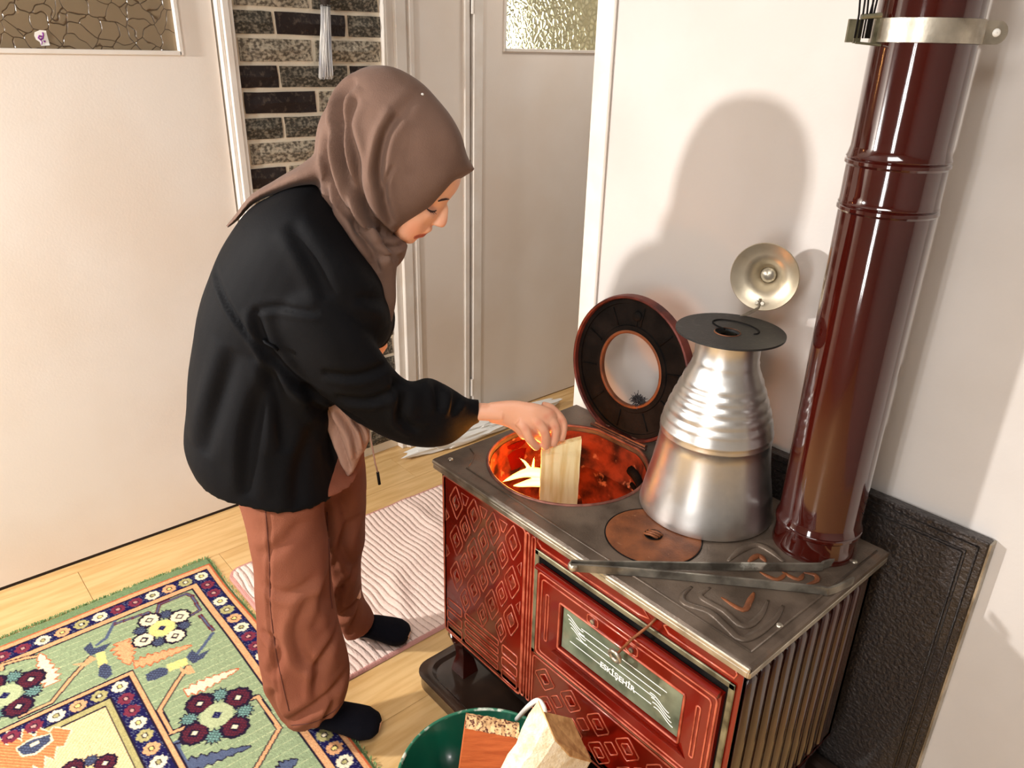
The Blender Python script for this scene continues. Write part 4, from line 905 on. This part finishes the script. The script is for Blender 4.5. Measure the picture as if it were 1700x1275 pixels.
# --- body: one continuous skin
bd = MB()
head = [((668, 402), (652, 388), HD, .028), ((683, 402.5), (640, 362), HD, .043), ((692, 397.5), (633, 335), HD, .052), ((701, 389.5), (627, 308), HD, .058), ((709, 383), (624, 290), HD, .061), ((716, 373.5), (622, 272), HD, .064),
        ((725, 361), (622, 255), HD, .066), ((734, 348), (624, 240), HD, .067), ((742.5, 336), (628, 225), HD, .069), ((750, 327), (635, 213), HD, .071), ((759, 315), (648, 205), HD, .072), ((765, 300), (662, 200), HD, .071), ((765, 285), (680, 198), HD, .066), ((760, 262), (700, 200), HD, .055), ((748, 238), (718, 208), HD, .035), ((736, 224), (727, 216), HD, .012)]
loft2(bd, [(*h, 2.25) for h in head], 3, 36)
loft2(bd, [((742, 338), (728, 344), HD, .006), ((744.5, 345), (724, 350), HD, .0085), ((744, 356), (720, 357), HD, .0105), ((743, 365), (716, 362), HD, .0125), ((741, 372), (716, 365), HD, .0125), ((735.5, 377.8), (714, 369), HD, .0135), ((726, 376), (714, 371), HD, .012), ((720, 373), (714, 371.5), HD, .006)], 3, 20)
loft2(bd, [((707, 379), (716, 373), HD, .012), ((704, 383), (718, 380), HD, .018), ((700, 387), (714.5, 385), HD, .019), ((698, 389.5), (705, 389), HD, .016)], 3, 16)
loft2(bd, [((694, 384), (707, 390), HD, .012), ((690, 386), (702.5, 394), HD, .018), ((684, 388), (693, 395.5), HD, .012)], 3, 16)
loft2(bd, [((684, 392), (690, 400), HD, .014), ((672, 390), (683.5, 404.6), HD, .022), ((662, 388), (674, 404), HD, .018)], 3, 16)
tubeD = lambda pts, r, n=14, **kw: bd.tube([ond(*p) for p in pts], r, n, **kw)
tubeD([(665, 330, HD), (620, 350, HD), (570, 380, HD), (520, 400, HD)], [.055, .052, .056, .08])
tubeD([(540, 395, HD), (480, 470, HD), (440, 570, HD), (430, 660, HD), (440, 740, HD), (455, 780, HD)], [.09, .118, .112, .105, .118, .09], 20)
tubeD([(520, 400, 1.48), (500, 450, 1.38), (545, 560, 1.39), (615, 655, 1.42), (700, 684, 1.48), (786, 683, 1.535), (835, 685, 1.535)], [.05, .048, .04, .036, .030, .0200, .0205])
tubeD([(560, 400, 1.55), (575, 450, 1.64), (610, 520, 1.68), (620, 570, 1.67), (590, 620, 1.62), (540, 650, 1.58)], [.05, .045, .036, .034, .028, .022])
tubeD([(450, 770, 1.45), (470, 860, 1.42), (488, 990, 1.40), (505, 1090, 1.39), (520, 1180, 1.385)], [.078, .07, .048, .042, .03])
tubeD([(505, 760, 1.55), (545, 850, 1.60), (570, 930, 1.64), (582, 1000, 1.68), (594, 1045, 1.71)], [.07, .055, .040, .030, .026])
# hand: palm, four curled fingers and thumb around the top of the stick
loft2(bd, [((812, 668), (813, 702), 1.535, .015), ((828, 666), (829, 705), 1.535, .0185), ((844, 664.5), (844, 710), 1.535, .0195), ((858, 664.5), (856, 718), 1.535, .021), ((874, 667), (864, 728), 1.535, .025), ((892, 670), (874, 730), 1.535, .027), ((908, 675), (886, 728), 1.54, .027), ((920, 682), (900, 724), 1.543, .024), ((926, 692), (912, 718), 1.545, .015)], 3, 20)
def finger(pts, r):
    P = crs([ond(*p) for p in pts], 4); n_ = len(P); bd.tube(P, [r*(1.0-.16*i_/(n_-1)) if i_ < n_-1 else r*.5 for i_ in range(n_)], 12)
finger([(862, 700, 1.520), (871, 711, 1.512), (878, 727, 1.510), (887, 738, 1.520), (892, 743, 1.53)], .0116)
finger([(878, 688, 1.525), (893, 702, 1.518), (904, 718, 1.518), (906, 734, 1.528), (905, 743, 1.535)], .0122)
finger([(890, 680, 1.535), (906, 689, 1.535), (921, 707, 1.534), (921, 727, 1.538), (917, 739, 1.542)], .0122)
finger([(900, 675, 1.550), (915, 679, 1.553), (933, 699, 1.552), (934, 717, 1.550), (930, 731, 1.550)], .0118)
bd.tube([ond(868, 700, 1.55), ond(900, 706, 1.56), ond(914, 712, 1.56)], [.014, .018, .012], 12)
finger([(862, 705, 1.560), (880, 716, 1.582), (898, 728, 1.592), (914, 736, 1.588), (920, 738, 1.584)], .0115)
# feet
def foot_(hp, tp_, mbx, g=0.0, D0=None):
    h, t = np.array(hp), np.array(tp_); d = _n(t-h); L = np.linalg.norm(t-h)
    P = [h-d*.01+UP*.034, h+d*L*.12+UP*.038, h+d*L*.35+UP*.042, h+d*L*.6+UP*.034, h+d*L*.82+UP*.025, h+d*L*.96+UP*.021, h+d*L*1.02+UP*.019]
    s_ = _n(np.cross(d, UP)); mbx.tube(P, [.026+g, .036+g, .038+g, .042+g, .046+g, .034+g, .014+g], 16, flat=.58, ref=UP)
    mbx.tube([h+d*L*.14+UP*.030, h+d*L*.18+UP*.06, h+d*L*.14+UP*.095], [.034+g, .029+g, .027+g], 14)
n_h, n_t = onz(500, 1207, .0), onz(630, 1222, .0); f_h, f_t = onz(583, 1063, .0), onz(679, 1070, .0)
n_h[2] = n_t[2] = .014; f_h[2] = f_t[2] = .017
for a, b in ((n_h, n_t), (f_h, f_t)): foot_(a, b, bd)
bm_ = fuse(bd, 'body', .0026, 3, .5)
co = get_co(bm_); no = get_no(bm_)
u = co@R_; z = co[:, 2]
def pl2(p, D=HD): q = ond(*p, D); return np.array([q@R_, q[2]])
def near_(p, r, D=HD, st=None):
    c = pl2(p, D); return np.exp(-(((u-c[0])**2+(z-c[1])**2)/r**2))
# eye socket hollows and lid
dep = (co@F_-HD)
side_ = np.clip(np.abs(dep)/.03, 0, 1)*(np.abs(dep) < .075)
mv = -.007*near_((724, 340), .014)*side_+.0040*near_((718, 349), .009)*side_-.003*near_((712, 370), .010)*side_+.002*near_((690, 360), .022)*side_
hm_ = (z > 1.15); co = co+no*(mv*hm_)[:, None]; set_co(bm_, co)
base = np.array(srgb(232, 178, 146)[:3]); C = np.tile(base, (len(co), 1))
def tint(m, c): 
    global C
    C = C*(1-m[:, None])+np.array(srgb(*c)[:3])*m[:, None]
hd2 = hm_.astype(float)
tint(np.clip(near_((690, 372), .026)*.35*hd2, 0, 1), (232, 140, 110)); tint(np.clip(near_((740, 372), .012)*.35*hd2, 0, 1), (226, 136, 110))
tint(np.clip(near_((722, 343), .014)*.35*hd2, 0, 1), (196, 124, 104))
def seg(a, b, w, D=HD):
    p, q = pl2(a, D), pl2(b, D); d = q-p; t = np.clip(((u-p[0])*d[0]+(z-p[1])*d[1])/(d@d), 0, 1); return np.hypot(u-p[0]-t*d[0], z-p[1]-t*d[1]) < w
lip = (seg((708, 388.5), (695, 388), .0046) | seg((703, 392), (693, 389.5), .0046))&(z > 1.15); tint(lip*.85, (176, 62, 54)); tint((seg((709, 388.8), (693, 388.6), .0013) & (z > 1.15))*.7, (110, 34, 34))
hand = (z < 1.1) & (u > -.08)
tint(hand*.35, (232, 160, 128))
for p, D_ in (((893, 702), 1.51), ((906, 689), 1.53), ((871, 711), 1.505), ((915, 679), 1.55), ((904, 718), 1.51), ((921, 707), 1.53), ((933, 699), 1.54)): tint(np.clip(near_(p, .007, D_)*hand*.4, 0, 1), (214, 120, 96))
vcol(bm_, C); shade(bm_)
body = link('body', bm_, M_skin, woman)
bvh = BVHTree.FromPolygons([v.co[:] for v in bm_.vertices], [p.vertices[:] for p in bm_.polygons])
def surf(px, py, off=.0008, D=HD-.25):
    r = Vector(ray(px, py)); h = bvh.ray_cast(Vector(CAM)+r*.5, r)
    return np.array(h[0])+np.array(h[1])*off if h[0] is not None else ond(px, py, HD)
eb = MB().tube([surf(727, 333.5), surf(733, 331.2), surf(739, 330.2), surf(744.5, 330.4)], [.0018, .0032, .0030, .0014], 6, flat=.7); eb.build('eyebrow', M_brow, body, smooth=True)
el = MB().tube([surf(708.5, 346.5), surf(712, 349.5), surf(716, 351.2), surf(720.5, 351.2), surf(724, 349)], [.0009, .0017, .0019, .0016, .0008], 6)
for (a, b) in (((712, 350), (714.5, 354)), ((716, 351.3), (719, 355.5)), ((719.5, 351.5), (723, 355))): el.tube([surf(*a), surf(*b, .003)], [.0007, .0003], 4)
el.build('eyelashes', M_brow, body, smooth=True)

# --- headscarf
sc_ = MB()
cap_ = [((790, 281), (787, 284), HD, .006, 2), ((782, 268), (770, 295), HD, .040, 2.4), ((775, 252), (752, 306), HD, .062, 2.7), ((766, 220), (722, 335), HD, .082, 3), ((742, 182), (686, 364), HD, .094, 2.9), ((703, 141), (651, 386), HD, .102, 2.6), ((655, 112), (628, 400), HD, .106, 2.4), ((612, 110), (612, 415), HD, .106, 2.3), ((577, 128), (595, 430), HD, .102, 2.2), ((550, 165), (575, 420), HD, .095, 2.2), ((530, 200), (558, 395), HD, .085, 2.1), ((521, 238), (541, 350), HD, .066, 2), ((521, 270), (528, 310), HD, .03, 2)]
loft2(sc_, cap_, 4, 36)
loft2(sc_, [((676, 405), (648, 386), HD, .030), ((671, 428), (630, 372), HD, .062), ((655, 447), (600, 350), HD, .088), ((632, 464), (566, 330), HD, .100), ((610, 471), (540, 300), HD, .100), ((588, 455), (525, 290), HD, .090), ((565, 415), (521, 300), HD, .06)], 4, 28)
loft2(sc_, [((545, 235), (560, 310), HD, .09), ((500, 272), (505, 310), HD, .085), ((455, 298), (460, 322), HD, .070), ((416, 323), (422, 338), HD, .055), ((390, 355), (396, 366), 1.49, .045), ((374, 374), (378, 380), 1.49, .035)], 4, 24)
loft2(sc_, [((662, 425), (600, 440), 1.46, .05), ((658, 455), (612, 475), 1.45, .030), ((658, 500), (620, 510), 1.45, .022), ((650, 540), (622, 550), 1.46, .016), ((638, 565), (624, 572), 1.47, .010)], 4, 20)
sm = fuse(sc_, 'headscarf', .0042, 5, .5)
creases(sm, [([(582, 132), (561, 160), (561, 212), (573, 278), (600, 337), (638, 396)], .0085, .026), ([(590, 160), (577, 205), (592, 264), (598, 311), (613, 360), (640, 405)], .0075, .020),
             ([(662, 188), (640, 225), (630, 278), (636, 320), (648, 375)], .008, .018), ([(546, 210), (541, 264), (560, 324), (594, 380), (630, 432)], .007, .014), ([(655, 272), (643, 300), (640, 335)], .004, .006),
             ([(541, 290), (546, 357), (566, 415), (600, 462)], .006, .012), ([(632, 402), (655, 418), (678, 404)], .006, .011), ([(604, 385), (618, 425), (628, 455)], .006, .009), ([(572, 300), (590, 370), (612, 420)], .006, .008), ([(700, 150), (665, 185), (650, 205)], .010, .004),
             ([(625, 360), (640, 395), (655, 440)], .006, .010)], HD-.09, noise=.0022, nscale=4, seed=4)
shade(sm); scarf = link('headscarf', sm, M_scarf, woman)
# open the scarf at the face: hem tube along its edge
hb2 = MB()
sb = BVHTree.FromPolygons([v.co[:] for v in sm.vertices], [p.vertices[:] for p in sm.polygons])
def ssurf(px, py, off=.001, D=HD):
    r = Vector(ray(px, py)); h = sb.ray_cast(Vector(CAM)+r*.5, r); return np.array(h[0])+np.array(h[1])*off if h[0] is not None else ond(px, py, D)
pin = MB().lathe([(.0028, -.001), (.0022, .001), (.0004, .002)], ssurf(701, 157, .0), 10, ax=(R_, UP, -F_)); pin.build('scarf_pin', M_white, scarf, smooth=True)

# --- jacket
jk = MB()
loft2(jk, [((525, 300), (610, 410), HD, .09, 2.2, .6), ((470, 312), (640, 465), HD, .165, 2.3, .6), ((408, 352), (652, 520), HD, .185, 2.3, .6), ((360, 430), (645, 560), HD, .180, 2.3, .6), ((334, 520), (600, 610), HD, .165, 2.3, .4), ((325, 600), (556, 668), HD, .160, 2.3, .2), ((322, 665), (550, 715), HD, .170, 2.3, .05), ((320, 712), (560, 765), HD, .180, 2.3, 0), ((336, 745), (571, 797), HD, .185, 2.3, 0)], 5, 40)
loft2(jk, [((535, 405), (452, 455), 1.42, .06), ((560, 462), (442, 530), 1.385, .078), ((598, 530), (478, 598), 1.38, .078), ((632, 582), (528, 652), 1.39, .072), ((656, 612), (590, 698), 1.42, .068), ((682, 631), (642, 727), 1.45, .066), ((712, 626), (700, 742), 1.48, .066), ((746, 640), (742, 738), 1.505, .060), ((775, 658), (770, 720), 1.525, .042), ((789, 661), (786, 706), 1.532, .031), ((797, 661), (796, 703), 1.535, .028)], 5, 32)
loft2(jk, [((560, 380), (500, 460), 1.60, .06), ((620, 450), (550, 510), 1.66, .058), ((650, 500), (575, 560), 1.68, .056), ((656, 540), (580, 600), 1.67, .055), ((640, 575), (560, 640), 1.64, .05), ((600, 600), (540, 650), 1.60, .045)], 4, 24)
jm = fuse(jk, 'jacket', .0062, 4, .5)
creases(jm, [([(436, 500), (452, 560), (492, 615), (540, 668), (600, 712)], .010, .016), ([(345, 452), (390, 505), (440, 560), (458, 590)], .006, .008), ([(455, 580), (470, 650), (480, 740)], .014, .012), ([(400, 570), (372, 660), (350, 740)], .018, .012),
             ([(462, 600), (430, 700), (425, 800)], .016, .010), ([(430, 505), (480, 495), (545, 500)], .006, .006), ([(512, 632), (530, 700), (562, 780)], .010, .014), ([(545, 600), (600, 610), (655, 600)], .010, .009), ([(560, 650), (620, 660), (665, 640)], .010, .010),
             ([(652, 618), (668, 665), (665, 705), (690, 735)], .010, .013), ([(700, 632), (722, 665), (728, 705)], .009, .011), ([(738, 645), (752, 680), (748, 720)], .008, .011), ([(765, 660), (762, 690), (755, 715)], .006, .008), ([(490, 360), (530, 420), (560, 480)], .014, .010), ([(600, 480), (640, 510), (655, 545)], .010, .010), ([(520, 700), (500, 770), (500, 830)], .014, .009)], 1.38, noise=.004, nscale=2.6, seed=8)
shade(jm); jacket = link('jacket', jm, M_jack, woman)
jb2 = BVHTree.FromPolygons([v.co[:] for v in jm.vertices], [p.vertices[:] for p in jm.polygons])
def jsurf(px, py, off=.002):
    r = Vector(ray(px, py)); h = jb2.ray_cast(Vector(CAM)+r*.5, r); return np.array(h[0])+np.array(h[1])*off if h[0] is not None else ond(px, py, 1.4)
MB().tube([jsurf(438, 562), jsurf(446, 566, .006), jsurf(455, 572, .006), jsurf(462, 580)], .0045, 6, flat=.4).build('belt_loop', M_jack, jacket, smooth=True)
ct = ond(797, 682, 1.535)
# --- blouse showing under the jacket, with its drawstring
bl = MB()
loft2(bl, [((512, 628), (560, 655), 1.47, .015), ((526, 668), (590, 690), 1.47, .03), ((545, 712), (614, 714), 1.48, .035), ((556, 745), (611, 738), 1.48, .034), ((566, 770), (598, 760), 1.48, .026), ((576, 795), (588, 785), 1.48, .012)], 4, 24)
bmh = fuse(bl, 'blouse', .004, 4, .5)
creases(bmh, [([(535, 665), (560, 730), (580, 790)], .006, .014), ([(560, 680), (585, 725), (592, 765)], .006, .014), ([(585, 695), (600, 720), (604, 750)], .004, .010)], 1.45, noise=.002, nscale=7, seed=3)
shade(bmh); blouse = link('blouse', bmh, M_shirt, woman)
MB().tube([ond(613, 716, 1.47), ond(618, 742, 1.47), ond(623, 770, 1.47), ond(627, 784, 1.47)], .0018, 6).build('drawstring', M_shirt, blouse, smooth=True)
MB().tube([ond(627, 784, 1.47), ond(630, 804, 1.47)], .0034, 8).build('drawstring_tip', M_soot, blouse, smooth=True)

# --- trousers
tr_ = MB()
loft2(tr_, [((375, 730), (520, 740), HD, .11, 2.2, 0), ((385, 765), (560, 765), HD, .12, 2.2, 0), ((402, 800), (596, 790), HD, .115, 2.2, 0)], 3, 32)
loft2(tr_, [((392, 760), (525, 765), 1.47, .08, 2.2, 0), ((395, 800), (540, 808), 1.435, .098, 2.2, 0), ((409, 840), (536, 850), 1.425, .094, 2.2, 0), ((425, 916), (543, 905), 1.41, .090, 2.2, 0), ((427, 1000), (552, 1000), 1.40, .088, 2.2, 0), ((430, 1065), (566, 1062), 1.39, .088, 2.2, 0), ((443, 1125), (578, 1112), 1.385, .084, 2.2, 0), ((462, 1165), (578, 1140), 1.385, .078, 2.2, 0), ((478, 1192), (574, 1160), 1.385, .068, 2.2, 0)], 5, 36)
loft2(tr_, [((470, 760), (603, 748), 1.55, .09, 2.2, 0), ((505, 830), (607, 812), 1.58, .085, 2.2, 0), ((530, 903), (603, 903), 1.62, .078, 2.2, 0), ((540, 968), (598, 966), 1.66, .070, 2.2, 0), ((556, 1012), (604, 1002), 1.69, .062, 2.2, 0), ((566, 1034), (616, 1020), 1.70, .058, 2.2, 0), ((572, 1050), (622, 1032), 1.71, .055, 2.2, 0)], 5, 32)
tm_ = fuse(tr_, 'trousers', .0058, 4, .5)
creases(tm_, [([(445, 800), (450, 900), (452, 1000), (462, 1080), (470, 1150)], .004, .004), ([(535, 860), (548, 940), (540, 1000), (560, 1060), (575, 1110)], .012, .014), ([(520, 985), (498, 1030), (508, 1075), (540, 1100)], .014, .012), ([(480, 1188), (520, 1160), (575, 1128)], .012, .014), ([(440, 960), (480, 975), (530, 960)], .012, .006),
              ([(436, 1040), (470, 1060), (455, 1110)], .012, .010), ([(500, 870), (470, 900), (430, 920)], .014, .006), ([(600, 840), (575, 880), (560, 930)], .012, .010, 1.58), ([(595, 930), (575, 960), (570, 1010)], .010, .012, 1.62), ([(600, 995), (590, 1020), (580, 1050)], .008, .010, 1.66), ([(460, 1130), (455, 1160), (480, 1200)], .010, .010)], 1.34, noise=.003, nscale=3.5, seed=12)
shade(tm_); trou = link('trousers', tm_, M_trou, woman)
tb = BVHTree.FromPolygons([v.co[:] for v in tm_.vertices], [p.vertices[:] for p in tm_.polygons])
def tsurf(px, py, off=.0006):
    r = Vector(ray(px, py)); h = tb.ray_cast(Vector(CAM)+r*.5, r); return np.array(h[0])+np.array(h[1])*off if h[0] is not None else None
def seam(pts, r, name):
    mb = MB(); P = [tsurf(*p) for p in crs(pts, 6)]; run = []
    for p in P:
        if p is None or (run and np.linalg.norm(p-run[-1]) > .06):
            if len(run) > 1: mb.tube(run, r, 5)
            run = []
        if p is not None: run.append(p)
    if len(run) > 1: mb.tube(run, r, 5)
    if mb.v: mb.build(name, M_stitch, trou, smooth=True)
seam([(441, 850), (447, 930), (449, 1000), (455, 1060), (466, 1120), (480, 1180)], .0011, 'side_seam')
seam([(543, 850), (546, 920), (548, 980), (551, 1010)], .0016, 'inner_seam')
seam([(484, 1204), (520, 1199), (552, 1182), (573, 1160)], .0011, 'hem_stitch')
# --- socks
for a, b, nm in ((n_h, n_t, 'sock'), (f_h, f_t, 'sock')):
    sk_ = MB(); foot_(a, b, sk_, .0045); me = fuse(sk_, 'sock', .005, 5, .5); c = get_co(me); c[:, 2] = np.maximum(c[:, 2], a[2]-.0015); set_co(me, c+get_no(me)*(.0012*smooth_noise(c, 14, 2))[:, None]); shade(me); link('sock', me, M_sock, woman)

# --- wood held over the fire
WD = 1.553; A, B, C_, D__ = ond(899, 743, WD), ond(965, 727, WD), ond(957, 846, WD), ond(895, 842, WD)
V = []; nn = 8; r3 = np.random.default_rng(2)
for (k_, off) in ((0, -.0095), (1, .0095)):
    pass
hw = MB(); n_ = 9; V = []
for i_ in range(n_):
    t = i_/(n_-1); l = A+(D__-A)*t; r = B+(C_-B)*t; j = r3.normal(size=3)*.0008
    V += [l-F_*.009+j, (l+r)/2-F_*.0108, r-F_*.009-j, r+F_*.009, (l+r)/2+F_*.010, l+F_*.009+j]
hw.add(V, [(i*6+j, i*6+(j+1) % 6, (i+1)*6+(j+1) % 6, (i+1)*6+j) for i in range(n_-1) for j in range(6)]+[(5, 4, 3, 2, 1, 0), tuple((n_-1)*6+j for j in range(6))])
tag(hw.build('held_firewood', M_wood), 'flat pale split piece of wood held by the hand over the fire', 'firewood')
